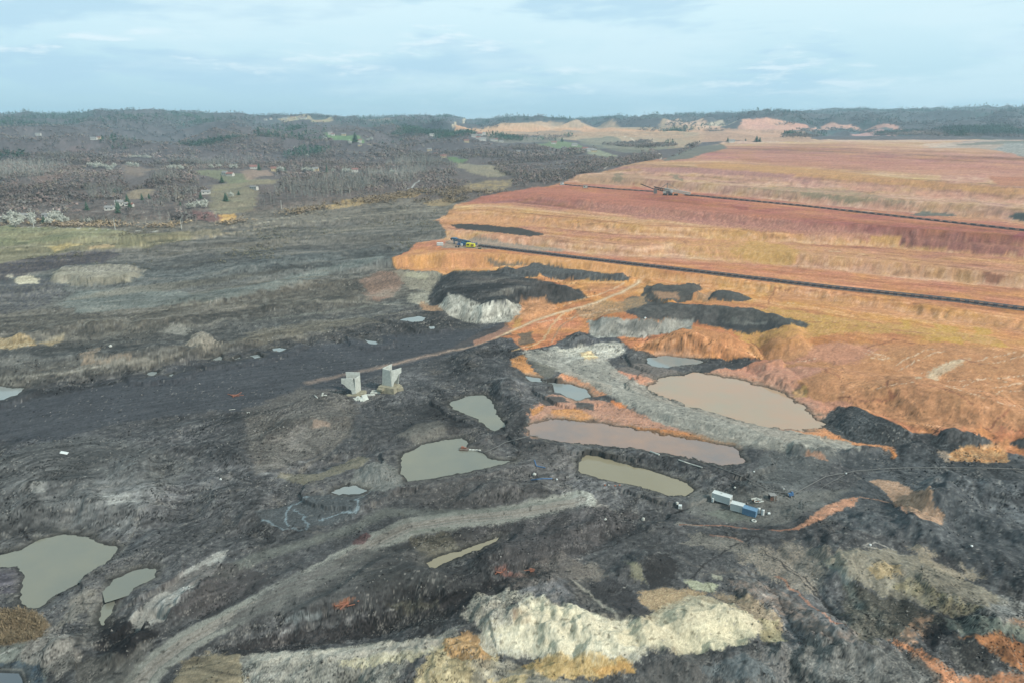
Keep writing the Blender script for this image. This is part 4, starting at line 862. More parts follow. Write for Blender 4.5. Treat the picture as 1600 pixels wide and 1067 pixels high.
MT = {k: surf(k, *v) for k, v in dict(concrete=((196, 200, 190), .22, .9, .85), concrete_old=((150, 144, 122), .35, .8, .9), rebar=((60, 52, 46), .3), rust=((150, 96, 72), .3, 2), white=((214, 220, 216), .06, .7, .5), white_dirty=((196, 198, 188), .12),
    blue=((112, 150, 178), .15, .8, .5), blue_dark=((66, 108, 150), .15, .8, .5), steel_blue=((72, 122, 152), .2), yellow=((222, 216, 60), .1), belt=((84, 76, 80), .2), frame=((140, 122, 112), .2), idler=((96, 88, 92), .2), steel=((132, 130, 126), .2), dark=((44, 44, 46), .2), glass=((50, 60, 66), .1, 1, .15),
    wood=((110, 96, 84), .3), roof_red=((142, 98, 88), .2), wall_white=((204, 202, 192), .08), wall_cream=((204, 186, 150), .1), roof_gray=((140, 138, 134), .15), bark=((106, 98, 92), .25), bark_pale=((138, 136, 128), .2), twig=((112, 104, 99), .22), twig_pale=((134, 136, 126), .2), twig_brown=((118, 98, 92), .22),
    conifer=((62, 90, 66), .3), blossom=((196, 198, 184), .12), blossom2=((170, 176, 158), .14), plastic=((190, 196, 200), .1), gray_pipe=((112, 112, 108), .15), rock=((150, 150, 145), .25), reed=((146, 122, 90), .3)).items()}
# ---------------------------------------------------------------- terrain mesh, cut into named sheets that share their edges
def link_mesh(name, V, Fc, m, parent=None, smooth=False, col=None):
    me = bpy.data.meshes.new(name); V = np.asarray(V, np.float32)
    if isinstance(Fc, np.ndarray):
        nf, k = Fc.shape; me.vertices.add(len(V)); me.vertices.foreach_set('co', V.ravel())
        me.loops.add(nf*k); me.loops.foreach_set('vertex_index', Fc.astype(np.int32).ravel()); me.polygons.add(nf)
        me.polygons.foreach_set('loop_start', np.arange(0, nf*k, k, dtype=np.int32)); me.update(calc_edges=True)
    else: me.from_pydata([tuple(v) for v in V], [], Fc); me.update()
    if smooth: me.polygons.foreach_set('use_smooth', np.ones(len(me.polygons), bool))
    if col is not None:
        a = me.color_attributes.new('Col', 'FLOAT_COLOR', 'POINT'); a.data.foreach_set('color', col.astype(np.float32).ravel())
    for mm in (m if isinstance(m, (list, tuple)) else [m]): me.materials.append(mm)
    o = bpy.data.objects.new(name, me); sc.collection.objects.link(o)
    if parent: o.parent = parent
    return o
def tag(o, label=None, cat=None, group=None, kind=None):
    for a, v in (('label', label), ('category', cat), ('group', group), ('kind', kind)):
        if v: o[a] = v
    return o
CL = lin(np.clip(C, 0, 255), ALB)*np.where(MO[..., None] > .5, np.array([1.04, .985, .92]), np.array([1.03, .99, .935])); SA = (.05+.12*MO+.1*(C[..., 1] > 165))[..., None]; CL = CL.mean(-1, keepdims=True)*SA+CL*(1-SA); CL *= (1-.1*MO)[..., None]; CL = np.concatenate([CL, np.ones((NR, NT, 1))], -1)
lab = np.zeros((NR, NT), int); lab[R2 > 1250] = 1; lab[(MO > .5) & (R2 < 2500)] = 2
def roadmask(s, w, v):
    sl, d, _ = sdist(s, 3, 20, 0, False); lab[sl] = np.where(d < w, v, lab[sl]); ROADM[sl] |= d < w+4
roadmask(RD, 17, 3); roadmask("1000,440 970,458 930,474 880,487 840,500 800,517 770,530 740,541 700,549 640,562 580,577", 4, 4)
roadmask("830,560 900,582 990,612 1060,640 1160,660", 4, 5)
NM = ['ground', 'hills', 'terrain', 'road', 'dirt_road', 'causeway']
LB = ['dark coal ground of the open pit', 'wooded hills rising to the skyline', 'orange and red terraced overburden', 'gray haul road curving through the foreground', 'sandy track running from the orange terraces over the coal floor', 'gray clay causeway between the rusty ponds']
I = np.arange(NR*NT).reshape(NR, NT); quads = np.stack([I[:-1, :-1], I[:-1, 1:], I[1:, 1:], I[1:, :-1]], -1).reshape(-1, 4)
ql = lab[:-1, :-1].ravel(); PV = np.stack([X2, Y2, Z], -1).reshape(-1, 3)
for v, nme in enumerate(NM):
    q = quads[ql == v]
    if not len(q): continue
    used, inv = np.unique(q, return_inverse=True)
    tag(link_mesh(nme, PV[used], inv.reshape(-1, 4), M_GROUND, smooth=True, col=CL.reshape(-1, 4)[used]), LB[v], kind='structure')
for s, kind, lv, P in WATER:
    c = P.mean(0); Q = []
    for p in P:
        e = p-c; n = np.hypot(*e); r = math.exp(p[1]/F); p = c+e*(n+3.0*F/r)/n if n else p
        th = p[0]/F; r = math.exp(p[1]/F); Q.append((r*math.sin(th), r*math.cos(th), lv))
    o = link_mesh('water', Q, [list(range(len(Q)))[::-1]], MW[kind]); tag(o, kind='structure')
    if o.data.polygons[0].normal.z < 0: o.data.flip_normals()
# ---------------------------------------------------------------- mesh kit
class MB:
    def __init__(s): s.v = []; s.f = []; s.mi = []
    def add(s, V, Fc, mi=0):
        n = len(s.v); s.v += [tuple(v) for v in V]; s.f += [tuple(i+n for i in f) for f in Fc]; s.mi += [mi]*len(Fc)
    def box(s, c, d, rz=0, mi=0, top=1.0, m=None):
        x, y, z = (a/2 for a in d); V = []
        for dz in (-z, z):
            k = top if dz > 0 else 1
            for dx, dy in ((-x, -y), (x, -y), (x, y), (-x, y)): V.append(Vector((dx*k, dy*k, dz)))
        R = m or Matrix.Rotation(rz, 3, 'Z'); c = Vector(c)
        s.add([R @ v+c for v in V], [(0, 3, 2, 1), (4, 5, 6, 7), (0, 1, 5, 4), (1, 2, 6, 5), (2, 3, 7, 6), (3, 0, 4, 7)], mi)
    def tube(s, a, b, r, r2=None, n=6, mi=0):
        a, b = Vector(a), Vector(b); d = (b-a).normalized(); u = d.orthogonal().normalized(); w_ = d.cross(u); r2 = r if r2 is None else r2
        V = [a+(u*math.cos(t)+w_*math.sin(t))*r for t in [i*2*math.pi/n for i in range(n)]]+[b+(u*math.cos(t)+w_*math.sin(t))*r2 for t in [i*2*math.pi/n for i in range(n)]]
        s.add(V, [(i, (i+1) % n, n+(i+1) % n, n+i) for i in range(n)]+[tuple(range(n))[::-1], tuple(range(n, 2*n))], mi)
    def bar(s, a, b, w_, h, mi=0):
        a, b = Vector(a), Vector(b); d = b-a; L = d.length; d.normalize(); q = d.to_track_quat('X', 'Z').to_matrix()
        s.box((a+b)/2, (L, w_, h), m=q, mi=mi)
    def prism(s, poly, th, M4, mi=0):
        """outline in local x,z extruded th along y"""
        n = len(poly); V = [M4 @ Vector((x, 0, z)) for x, z in poly]+[M4 @ Vector((x, th, z)) for x, z in poly]
        s.add(V, [tuple(range(n)), tuple(range(n, 2*n))[::-1]]+[(i, n+i, n+(i+1) % n, (i+1) % n) for i in range(n)], mi)
    def pipe(s, pts, r, n=5, mi=0):
        for a, b in zip(pts, pts[1:]): s.tube(a, b, r, n=n, mi=mi)
    def build(s, name, m, parent=None, smooth=False, bevel=0):
        o = link_mesh(name, s.v, s.f, m, parent, smooth)
        if isinstance(m, (list, tuple)): o.data.polygons.foreach_set('material_index', s.mi)
        import bmesh
        b = bmesh.new(); b.from_mesh(o.data); bmesh.ops.recalc_face_normals(b, faces=b.faces); b.to_mesh(o.data); b.free()
        if bevel:
            md = o.modifiers.new('bevel', 'BEVEL'); md.width = bevel; md.segments = 2; md.limit_method = 'ANGLE'
        return o
def empty(name, p, rz=0, label=None, cat=None, group=None):
    o = bpy.data.objects.new(name, None); sc.collection.objects.link(o); o.location = p; o.rotation_euler = (0, 0, rz); o.empty_display_size = 1
    return tag(o, label, cat, group)
def kids(o): return [c for c in sc.objects if c.parent == o]
def copy_tree(o, parent=None):
    c = o.copy(); sc.collection.objects.link(c); c.parent = parent
    for ch in list(o.children): copy_tree(ch, c)
    return c
rnd = random.Random(11)
# ---------------------------------------------------------------- broken concrete bunker halves
def rot(a): return Matrix.Rotation(a, 4, 'Z')
p = at(608.5, 611); T = empty('concrete_tower', p, 0, 'taller right-hand broken white concrete hopper half on a stained plinth', 'concrete ruin', 'broken hopper halves on the coal floor')
b = MB(); b.prism([(-.3, 0), (5.2, -.2), (4.6, 8.2), (.5, 8.6)], .45, Matrix.Translation((-3.2, .9, 2.6)) @ rot(-.42)); b.build('front_panel', MT['concrete'], T, bevel=.05)
b = MB(); b.prism([(0, 0), (3.8, 0), (5.2, 7.0), (5.4, 9.4), (.6, 8.4)], .4, Matrix.Translation((-3.3, 1.4, 2.6)) @ rot(.62)); b.build('side_panel', MT['concrete'], T, bevel=.05)
b = MB(); b.prism([(0, 0), (.7, .2), (1.2, 2.2), (2.6, 3.4), (3.4, 5.4), (5.0, 6.3), (5.1, 8.6), (0, 8.0)], .5, Matrix.Translation((1.5, -1.0, 2.6)) @ rot(.5)); b.build('wing_panel', MT['concrete'], T, bevel=.05)
b = MB(); b.prism([(-1.4, 0), (3.2, 0), (4, 6.4), (-.8, 6.8)], .35, Matrix.Translation((1.0, 3.6, 2.6)) @ rot(-.4)); b.build('back_panel', MT['concrete'], T)
b = MB(); 
for i in range(5): b.tube((-2.5+i*.9, .75-i*.4, 9.9), (-2.4+i*.9, 1.2-i*.4, 10.9), .07, mi=0)
b.bar((-2.9, 1.2, 10.3), (1.2, -.6, 9.9), .25, .3); b.build('rebar', MT['rebar'], T)
b = MB(); b.box((-.2, .8, 1.1), (9.2, 7.2, 3.4), -.32, top=.9); b.box((4.6, 1.5, .7), (3.4, 5.4, 2.4), .35, top=.8); b.box((-3.6, -2.3, 1.9), (3.0, 2.4, 1.0), -.4); b.build('plinth', MT['concrete_old'], T, bevel=.12)
p = at(556.5, 618); T = empty('concrete_tower', p, 0, 'shorter left-hand broken white concrete hopper half leaning over rubble', 'concrete ruin', 'broken hopper halves on the coal floor')
b = MB(); b.prism([(-5.8, 8.0), (-5.8, 5.6), (-4.6, 5.0), (-3.2, 3.4), (-1.4, 2.2), (-1.2, .4), (.8, -.2), (-.4, 8.2)], .45, Matrix.Translation((-.6, -.4, .6)) @ rot(-.04)); b.build('side_panel', MT['concrete'], T, bevel=.05)
b = MB(); b.prism([(0, -.2), (4.4, .2), (3.6, 8.4), (-.6, 8.2)], .4, Matrix.Translation((-.1, -.3, .6)) @ Matrix.Rotation(.06, 4, 'Y') @ rot(1.2)); b.build('front_panel', MT['concrete'], T, bevel=.05)
b = MB(); b.prism([(-5.8, 9.6), (-5.6, 5.6), (-3.2, 2.6), (.8, 0), (.8, 9.4)], .4, Matrix.Translation((.6, 4.2, .6))); b.build('back_panel', MT['concrete'], T)
b = MB(); b.bar((-4.8, .6, 7.6), (-.9, .6, 7.7), .3, .3); b.bar((-5, 2.8, 7.2), (.2, 2.8, 7.3), .3, .3); b.bar((.1, 1.2, 7.2), (.4, 2.9, 8.2), .6, .5); b.build('rebar', MT['rebar'], T)
b = MB(); b.box((1.4, 1.8, .4), (6.4, 5.0, 1.6), .1, top=.85); b.box((-2.6, 0, .2), (4.4, 2.8, 1.0), .5, top=.8); b.build('plinth', MT['concrete_old'], T, bevel=.1)
def rubble(name, label, px, py, parts, m='concrete', group=None):
    p = at(px, py); b = MB()
    for (x, y, z, dx, dy, dz, rz, tl) in parts:
        b.box((x, y, z), (dx, dy, dz), m=(Matrix.Rotation(rz, 3, 'Z') @ Matrix.Rotation(tl, 3, 'Y')), top=.9)
    o = b.build(name, MT[m], bevel=.04); o.location = p; return tag(o, label, name.split('_')[-1], group)
rubble('concrete_slab', 'tilted broken white concrete slab at the foot of the left tower', 571, 623, [(0, 0, .5, 4.2, 2.6, .5, -1.0, .5), (-1.6, -.6, .6, 1.4, 3, .4, .2, -.2)])
rubble('concrete_rubble', 'heap of pale broken concrete lumps before the left tower', 562, 624, [(rnd.uniform(-3, 3), rnd.uniform(-2, 2), .3, rnd.uniform(.5, 1.6), rnd.uniform(.5, 1.4), rnd.uniform(.4, .9), rnd.uniform(0, 3), rnd.uniform(-.4, .4)) for i in range(16)])
rubble('concrete_beam', 'long thin pale beam lying between the two concrete towers', 577, 617.5, [(0, 0, .3, 5.6, .8, .6, .08, .02)])
rubble('concrete_trough', 'short U-shaped concrete trough beside the plinth', 587, 614, [(0, 0, .3, 4.6, 2.2, .4, .12, 0), (.1, 1.0, .8, 4.6, .3, .9, .12, 0), (-.1, -1.0, .7, 4.6, .3, .7, .12, 0)])
rubble('concrete_shard', 'small pointed pale shard on dark ground left of the towers', 504, 618, [(0, 0, .6, .8, .6, 1.6, .4, .3), (1.2, .2, .2, 1.4, .5, .3, 0, .1)])
rubble('concrete_post', 'thin pale post lying left of the pointed shard', 494, 620, [(0, 0, .2, 3.2, .35, .35, -.9, .05)])
# ---------------------------------------------------------------- containers in the yard
def container(px, py, ang, L, W, H, m, name, label, legs=.25, cat='container', extras=None):
    T = empty(name, at(px, py), ang, label, cat, 'containers in the yard'); b = MB()
    b.box((L/2, W/2, legs+H/2), (L-.1, W-.1, H-.1)); b.build('body', MT[m], T, bevel=.05)
    b = MB()
    for x in (0, L):
        for y in (0, W): b.box((x, y, legs+H/2), (.18, .18, H))
        b.box((x, W/2, legs+H-.05), (.16, W, .16)); b.box((x, W/2, legs+.08), (.16, W, .16))
    for y in (0, W):
        for z in (.08, H-.05): b.box((L/2, y, legs+z), (L, .16, .16))
    b.build('frame', MT[m], T)
    b = MB(); n = int(L/.45)
    for i in range(1, n):
        for y in (0.0, W): b.box((L*i/n, y, legs+H/2), (.16, .10, H-.3))
        b.box((L*i/n, W/2, legs+H), (.14, W-.3, .06))
    b.build('corrugation', MT[m], T)
    b = MB(); b.box((L+.04, W*.27, legs+H/2), (.08, W*.46, H-.3)); b.build('door', MT[m], T); b = MB(); b.box((L+.04, W*.73, legs+H/2), (.08, W*.46, H-.3)); d = b.build('door', MT[m], T)
    b = MB(); b.tube((L+.12, W*.6, legs+.2), (L+.12, W*.6, legs+H-.2), .04); b.build('handle', MT['steel'], d)
    for x in (.3, L-.3):
        for y in (.2, W-.2): b = MB(); b.box((x, y, legs/2-.2), (.3, .3, legs+.4)); b.build('foot', MT['steel'], T)
    if extras: extras(T, L, W, H, legs)
    return T
def ex_site(T, L, W, H, g):
    b = MB(); b.box((L+.1, W*.32, g+H*.58), (.1, .8, .8)); w_ = b.build('window', MT['white_dirty'], T); b = MB(); b.box((L+.16, W*.32, g+H*.58), (.05, .6, .6)); b.build('pane', MT['glass'], w_)
    b = MB(); b.box((.6, -.5, g+.2), (.6, .7, 1.3)); b.build('meter_box', MT['white'], T)
    b = MB(); b.box((L*.45, W*.6, g+H+.12), (.5, .4, .14)); b.build('roof_vent', MT['white_dirty'], T)
container(1111.5, 783, -.62, 6.0, 2.3, 2.5, 'white', 'site_container', 'long white site container on legs with a small end window, leftmost of three', .8, extras=ex_site)
container(1141, 797, -.52, 4.0, 2.2, 2.4, 'white', 'site_container', 'short plain white container between the long white and the blue one', .2)
container(1159.5, 803, -.60, 4.1, 2.2, 2.2, 'blue', 'site_container', 'sky-blue steel container at the right end of the row', .2)
def cabinet(px, py, label):
    T = empty('water_tank', at(px, py), -.3, label, 'tank', 'upright white tanks beside the blue container'); b = MB(); b.tube((0, 0, .1), (0, 0, 1.85), .48, n=14); b.tube((0, 0, 1.85), (0, 0, 2.05), .48, .22, n=14); b.build('body', MT['white'], T)
    b = MB(); b.tube((0, 0, 2.04), (0, 0, 2.15), .2, n=10); b.build('cap', MT['dark'], T); b = MB(); b.box((0, 0, .05), (1.1, 1.1, .15)); b.build('base', MT['steel'], T)
cabinet(1185, 801, 'left white upright tank just right of the blue container'); cabinet(1191.5, 804, 'right white upright tank next to the small white drum')
T = empty('drum', at(1201, 803.5), 0, 'small white drum on its side joined by a hose to the tank', 'drum'); b = MB(); b.tube((-.35, 0, .4), (.4, .1, .4), .38, n=12); b.build('body', MT['white'], T); b = MB(); b.pipe([(-.4, 0, .4), (-.9, .3, .5), (-1.3, .3, .3)], .06); b.build('hose', MT['gray_pipe'], T)
T = empty('pump_box', at(1062.5, 793.5), -.2, 'small white cube box alone at the pond end of the track', 'box'); b = MB(); b.box((0, 0, .65), (1.1, 1.1, 1.1)); b.build('body', MT['white'], T, bevel=.04); b = MB(); b.box((.1, -.56, .65), (.6, .06, .7)); b.build('door', MT['white_dirty'], T); b = MB(); b.box((0, 0, .03), (1.4, 1.4, .15)); b.build('base', MT['steel'], T)
rubble('crate', 'small weathered grey crate behind the white cube box', 1058, 787, [(0, 0, .35, .8, .7, .7, .4, 0)], 'white_dirty')
rubble('plastic_tank', 'pale overturned tank lying alone on black coal', 1005, 812, [(0, 0, .4, 1.2, .7, .8, .9, .3), (.3, -.3, .3, .4, .4, .5, .2, 0)], 'white_dirty')
T = empty('tyre', at(1178, 814), 0, 'pale ring of an old tyre in front of the blue container', 'tyre')
n = 18; V = []; Fc = []
for i in range(n):
    for j in range(8):
        a, c = i*2*math.pi/n, j*2*math.pi/8; rr_ = .62+.2*math.cos(c); V.append((rr_*math.cos(a), rr_*math.sin(a), .2+.2*math.sin(c))); Fc.append((i*8+j, ((i+1) % n)*8+j, ((i+1) % n)*8+(j+1) % 8, i*8+(j+1) % 8))
link_mesh('tread', V, Fc, MT['white_dirty'], T, True)
T = empty('pump_shelter', at(1206, 781), .1, 'little open shed of dark posts under a grey slab roof', 'shelter'); b = MB(); b.box((0, 0, 2.1), (2.2, 1.8, .16)); b.build('roof', MT['roof_gray'], T)
for x in (-.9, -.2, .9): b = MB(); b.box((x, -.7, 1), (.22, .18, 2.1)); b.build('post', MT['wood'], T)
b = MB(); b.box((0, .75, 1.0), (2, .08, 1.9)); b.build('back_wall', MT['dark'], T); b = MB(); b.box((.1, .1, .45), (.9, .7, .9)); b.tube((.1, .1, .9), (.1, .1, 1.3), .2); b.build('pump', MT['rust'], T)
T = empty('lamp_post', at(1223, 774), 0, 'thin grey post with a white lamp beside the open shed', 'lamp post'); b = MB(); b.tube((0, 0, 0), (0, 0, 2.6), .05); b.build('pole', MT['steel'], T); b = MB(); b.box((.1, 0, 2.65), (.45, .25, .14)); b.build('lamp_head', MT['white'], T)
T = empty('pump_unit', at(1235, 775), .3, 'dark blue pump machine on skids at the end of the pipe', 'pump'); b = MB(); b.box((0, 0, .8), (1.8, .9, .9)); b.box((.5, 0, 1.4), (.6, .6, .5)); b.build('engine', MT['blue_dark'], T, bevel=.05); b = MB(); b.box((0, .4, .15), (2.6, .15, .2)); b.box((0, -.4, .15), (2.6, .15, .2)); b.build('skid', MT['dark'], T); b = MB(); b.tube((-1.2, 0, .8), (-.9, 0, .8), .35, n=10); b.build('flywheel', MT['steel'], T)
def scrap(name, label, px, py, n, L, m, seed, h=.5, cat='scrap', spread=1.5):
    q = random.Random(seed); b = MB(); p = at(px, py)
    for i in range(n):
        c = Vector((q.uniform(-spread, spread), q.uniform(-spread, spread)*.6, q.uniform(.1, h))); a = q.gauss(.2, .5); d = Vector((math.cos(a), math.sin(a), q.uniform(-.12, .12)))*q.uniform(L*.4, L)/2
        b.bar(c-d, c+d, q.uniform(.15, .4), q.uniform(.08, .25))
    o = b.build(name, MT[m]); o.location = p; return tag(o, label, cat)
scrap('scrap_pile', 'tangle of pale and rusty metal scrap left of the open shed', 1183, 783, 12, 2.2, 'white_dirty', 1, .8); scrap('scrap_metal', 'few rusty bars among the pale scrap near the shed', 1179, 784, 5, 1.8, 'rust', 2)
scrap('rusty_pipes', 'long rusty red pipes lying on dark ground left of the concrete towers', 368, 619, 7, 6.5, 'rust', 3, .6, 'pipe', 2.2)
scrap('rusty_plates', 'bundle of orange rusty sheets on the slope below the haul road', 541, 942, 11, 3.6, 'rust', 4, .35, 'scrap', 1.8)
scrap('rusty_debris', 'red-brown twisted metal in the black cutting above the pale sand', 786, 893, 9, 2.6, 'rust', 5, .6, 'scrap', 1.6); scrap('bent_scrap', 'bent dark red frame right of the twisted metal above the sand', 829, 894, 6, 2.4, 'rust', 6, .9, 'scrap', 1.2)
rubble('white_panel', 'flat white panel lying on the grey spoil heap at the left', 100.5, 708, [(0, 0, .35, 2.6, 1.9, .12, .25, .35)], 'white', None)
rubble('pale_board', 'narrow pale board on dark spoil right of the rusty pipes', 363, 640, [(0, 0, .2, 2.6, .3, .15, .6, .1)], 'white_dirty'); rubble('pale_block', 'small pale block on dark spoil below the rusty pipes', 388, 645, [(0, 0, .2, 1.4, .5, .3, .2, .1)], 'white_dirty')
# pontoon and pipelines
T = empty('pontoon', at(733, 704), -.15, 'brown floating pump pontoon in the large grey pond', 'pontoon'); T.location.z = [lv for s, k, lv, P in WATER][0]+.1
b = MB(); b.box((-2, 0, .15), (3.4, 2.2, .5)); b.build('deck', MT['wood'], T, bevel=.05); b = MB(); b.box((-2.6, .2, .75), (1, .8, .7)); b.tube((-2, .1, .7), (-1.1, .1, .7), .25, n=8); b.build('pump', MT['rust'], T)
for i in range(4): b = MB(); b.tube((0+i*1.25, -.1, .1), (.95+i*1.25, -.12, .1), .42, n=8); b.build('float', MT['white_dirty'], T)
def pipeline(s, r, m, label, lift=.15, name='pipeline', sag=0):
    P = [at(x, y) for x, y in densify(parse(s), 7)]; b = MB(); b.pipe([p+Vector((0, 0, lift)) for p in P], r); o = b.build(name, MT[m]); return tag(o, label, 'pipe' if 'pipe' in name else 'cable')
pipeline("742,704 757,708 775,700 790,692 830,682 880,682", .13, 'gray_pipe', 'pale pipe climbing the bank from the pontoon and running right', .5)
pipeline("1062,707 1100,722 1160,745 1205,768 1237,772", .12, 'gray_pipe', 'grey pipe running down the dike to the pump shed', .35)
pipeline("1240,772 1290,745 1340,736 1420,731 1540,732 1640,735", .13, 'gray_pipe', 'pale pipe crossing the black ground to the right edge', .35)
pipeline("1252,795 1252,783 1262,778 1290,758 1320,742", .07, 'gray_pipe', 'thin hose winding up the slope right of the yard', .2, 'hose_pipe')
pipeline("1225,806 1245,806", .07, 'gray_pipe', 'short straight pipe on the ground right of the drum', .2); pipeline("1016,706 1024,709 1030,711", .35, 'white_dirty', 'short thick white pipe on the dike crest', .3); pipeline("1060,719 1078,725 1097,731", .2, 'white_dirty', 'straight white pipe along the dike slope', .3)
pipeline("835,719 838,728 852,731", .2, 'blue_dark', 'crumpled dark blue tarpaulin strip by the pond bank', .2, 'tarpaulin'); pipeline("830,750 848,748 863,748", .2, 'blue_dark', 'dark blue hose left of the long silty pond', .2, 'hose_pipe')
k = 0
for px, py, sz, m, lb in [(835, 742, 1.5, 'white_dirty', 'lone pale boulder left of the long silty pond'), (870, 749, .8, 'white', 'small white lump beside the blue hose'), (945, 758, .7, 'rust', 'first reddish stone below the long pond'), (951, 758, .7, 'white_dirty', 'second pale stone below the long pond'), (961, 759, .8, 'rust', 'third reddish stone below the long pond'), (968, 758, .7, 'rust', 'fourth reddish stone, nearest the yard, below the long pond'),
        (946, 812, 1.0, 'white_dirty', 'pale flat stone on the black slope below the pond'), (1178, 737, .8, 'white', 'white stone on the far side of the yard'), (1322, 740, .8, 'white', 'white lump where two pipes cross'), (1008, 498, 1.6, 'white', 'white block on the dark rim of the clay cliff'), (173, 542, 1.8, 'white_dirty', 'pale boulder on the grey bench at far left'),
        (690, 302, 0, 'rust', ''), (1148, 762, 1.0, 'white_dirty', 'pale slab on the ground behind the long white container'), (345, 749, .9, 'white', 'white stone on the spoil left of the road'), (1360, 852, .9, 'white', 'white stone low on the black heaps'), (1518, 853, .8, 'white', 'white stone midway on the black heaps')]:
    if sz <= 0: continue
    b = MB(); q = random.Random(px); V = []
    ico = [(0, 0, 1), (.9, 0, .45), (.28, .85, .45), (-.72, .53, .45), (-.72, -.53, .45), (.28, -.85, .45), (.72, .53, -.3), (-.28, .85, -.3), (-.9, 0, -.3), (-.28, -.85, -.3), (.72, -.53, -.3), (0, 0, -.7)]
    b.add([tuple(c*sz*.5*q.uniform(.7, 1.2) for c in v) for v in ico], [(0, 1, 2), (0, 2, 3), (0, 3, 4), (0, 4, 5), (0, 5, 1), (1, 6, 2), (2, 7, 3), (3, 8, 4), (4, 9, 5), (5, 10, 1), (6, 7, 2), (7, 8, 3), (8, 9, 4), (9, 10, 5), (10, 6, 1), (11, 7, 6), (11, 8, 7), (11, 9, 8), (11, 10, 9), (11, 6, 10)])
    o = b.build('stone', MT[m]); o.location = at(px, py)+Vector((0, 0, sz*.2)); tag(o, lb, 'stone', 'pale stones scattered over the pit')
# ---------------------------------------------------------------- conveyors
def conveyor(s, label, w_, step, hgt, name='belt_conveyor', nmax=99):
    P = [at(x, y) for x, y in densify(parse(s), 20)]
    k = np.hanning(7); k /= k.sum(); zs = np.convolve(np.pad([p.z for p in P], 3, mode='edge'), k, 'same')[3:-3]
    P = [Vector((p.x, p.y, z)) for p, z in zip(P, zs)]
    o0 = P[0].copy(); P = [p-o0 for p in P]; T = empty(name, o0, 0, label, 'conveyor', 'belt conveyors across the terraces')
    seg = [(b_-a).length for a, b_ in zip(P, P[1:])]; tot = sum(seg)
    def pos(d):
        for (a, b_), L in zip(zip(P, P[1:]), seg):
            if d <= L: return a+(b_-a)*(d/L), (b_-a).normalized()
            d -= L
        return P[-1], (P[-1]-P[-2]).normalized()
    pad = MB(); belt = MB(); fr_ = MB(); ret = MB()
    for a, b_ in zip(P, P[1:]):
        d = (b_-a).normalized(); n_ = Vector((-d.y, d.x, 0)).normalized(); up = Vector((0, 0, hgt))
        pad.bar(a+Vector((0, 0, .05)), b_+Vector((0, 0, .05)), w_*2.0, .5); belt.bar(a+up, b_+up, w_*.62, .1); ret.bar(a+up*.5, b_+up*.5, w_*.5, .08)
        for sgn in (-1, 1): fr_.bar(a+n_*w_/2*sgn+up*1.1, b_+n_*w_/2*sgn+up*1.1, .22, .3); fr_.bar(a+n_*w_/2*sgn+up*.35, b_+n_*w_/2*sgn+up*.35, .22, .3)
    pad.build('pad', MT['frame'], T); belt.build('belt', MT['belt'], T); ret.build('return_belt', MT['belt'], T); fr_.build('rail', MT['steel'], T)
    cnt = int(tot/step); proto = MB(); proto.box((0, 0, hgt*.55), (step*.45, w_*1.05, hgt*.85)); 
    for sgn in (-1, 1): proto.box((0, sgn*w_*.62, hgt*.3), (step*.45, .4, hgt*.9))
    pr = None; rest = MB()
    for i in range(cnt):
        q, d = pos((i+.5)*step); a = math.atan2(d.y, d.x)
        if i < nmax:
            if pr is None: pr = proto.build('idler_frame', MT['idler'], T); o = pr
            else: o = pr.copy(); sc.collection.objects.link(o); o.parent = T
            o.location = q; o.rotation_euler = (0, 0, a)
        else: rest.box(q+Vector((0, 0, hgt*.55)), (step*.32, w_*1.08, hgt), a)
    if rest.v: tag(rest.build('idler_frames', MT['idler'], T), kind='stuff')
    return T
conveyor("748,385.5 900,404 1100,427 1300,451 1500,472 1640,490", 'nearer long dark belt conveyor running from the blue drive station to the right edge', 3.0, 4.6, 1.5)
conveyor("882,289.5 960,296.5 1022,300.5", 'left stretch of the far conveyor between the white cabin and the spreader', 1.8, 8, 1.0)
conveyor("1070,305.5 1250,322.5 1420,341.5 1640,366", 'farther long belt conveyor on the upper red bench right of the spreader', 1.9, 7, 1.2)
# blue drive station
p = at(722, 384); T = empty('drive_station', p, -.28, 'blue steel drive station with an inclined truss at the head of the near conveyor', 'conveyor station')
def truss(b, a, c, w_, h, n, r=.16):
    a, c = Vector(a), Vector(c); d = (c-a).normalized(); s_ = Vector((-d.y, d.x, 0)).normalized()*w_/2; u = Vector((0, 0, h))
    for o in (s_, -s_, s_+u, -s_+u): b.bar(a+o, c+o, r*2, r*2)
    for i in range(n):
        p0, p1 = a+(c-a)*i/n, a+(c-a)*(i+1)/n
        for o in (s_, -s_): b.bar(p0+o, p1+o+u, r*1.4, r*1.4); b.bar(p1+o, p1+o+u, r*1.4, r*1.4)
        b.bar(p0+s_+u, p1-s_+u, r, r)
b = MB(); truss(b, (-11, 5.0, 3.6), (7, 0, 2.0), 2.4, 1.8, 9, .2); b.build('truss', MT['steel_blue'], T)
b = MB(); truss(b, (-4, -1.5, .8), (14, -1.5, 1.6), 2.2, 1.3, 8, .18); b.build('truss', MT['blue_dark'], T)
b = MB(); b.box((-8.5, 4.5, 5), (4.5, 2.6, 1.4), -.2); b.box((1.5, .6, 2), (3.8, 3, 2.4)); b.build('drive_house', MT['steel_blue'], T, bevel=.05)
b = MB(); b.bar((-11, 5, 5), (8, 0, 3.2), 1.8, .25); b.build('belt', MT['belt'], T); b = MB(); b.tube((-11.4, 3.8, 4.6), (-11.4, 6.2, 4.6), .8, n=12); b.build('pulley', MT['dark'], T)
for x, y in ((-9, 5), (-4, 3.4), (1, 2), (5, .6)): b = MB(); b.box((x, y-1, 1.6), (.4, .4, 3.2)); b.box((x, y+1, 1.6), (.4, .4, 3.2)); b.build('leg', MT['steel_blue'], T)
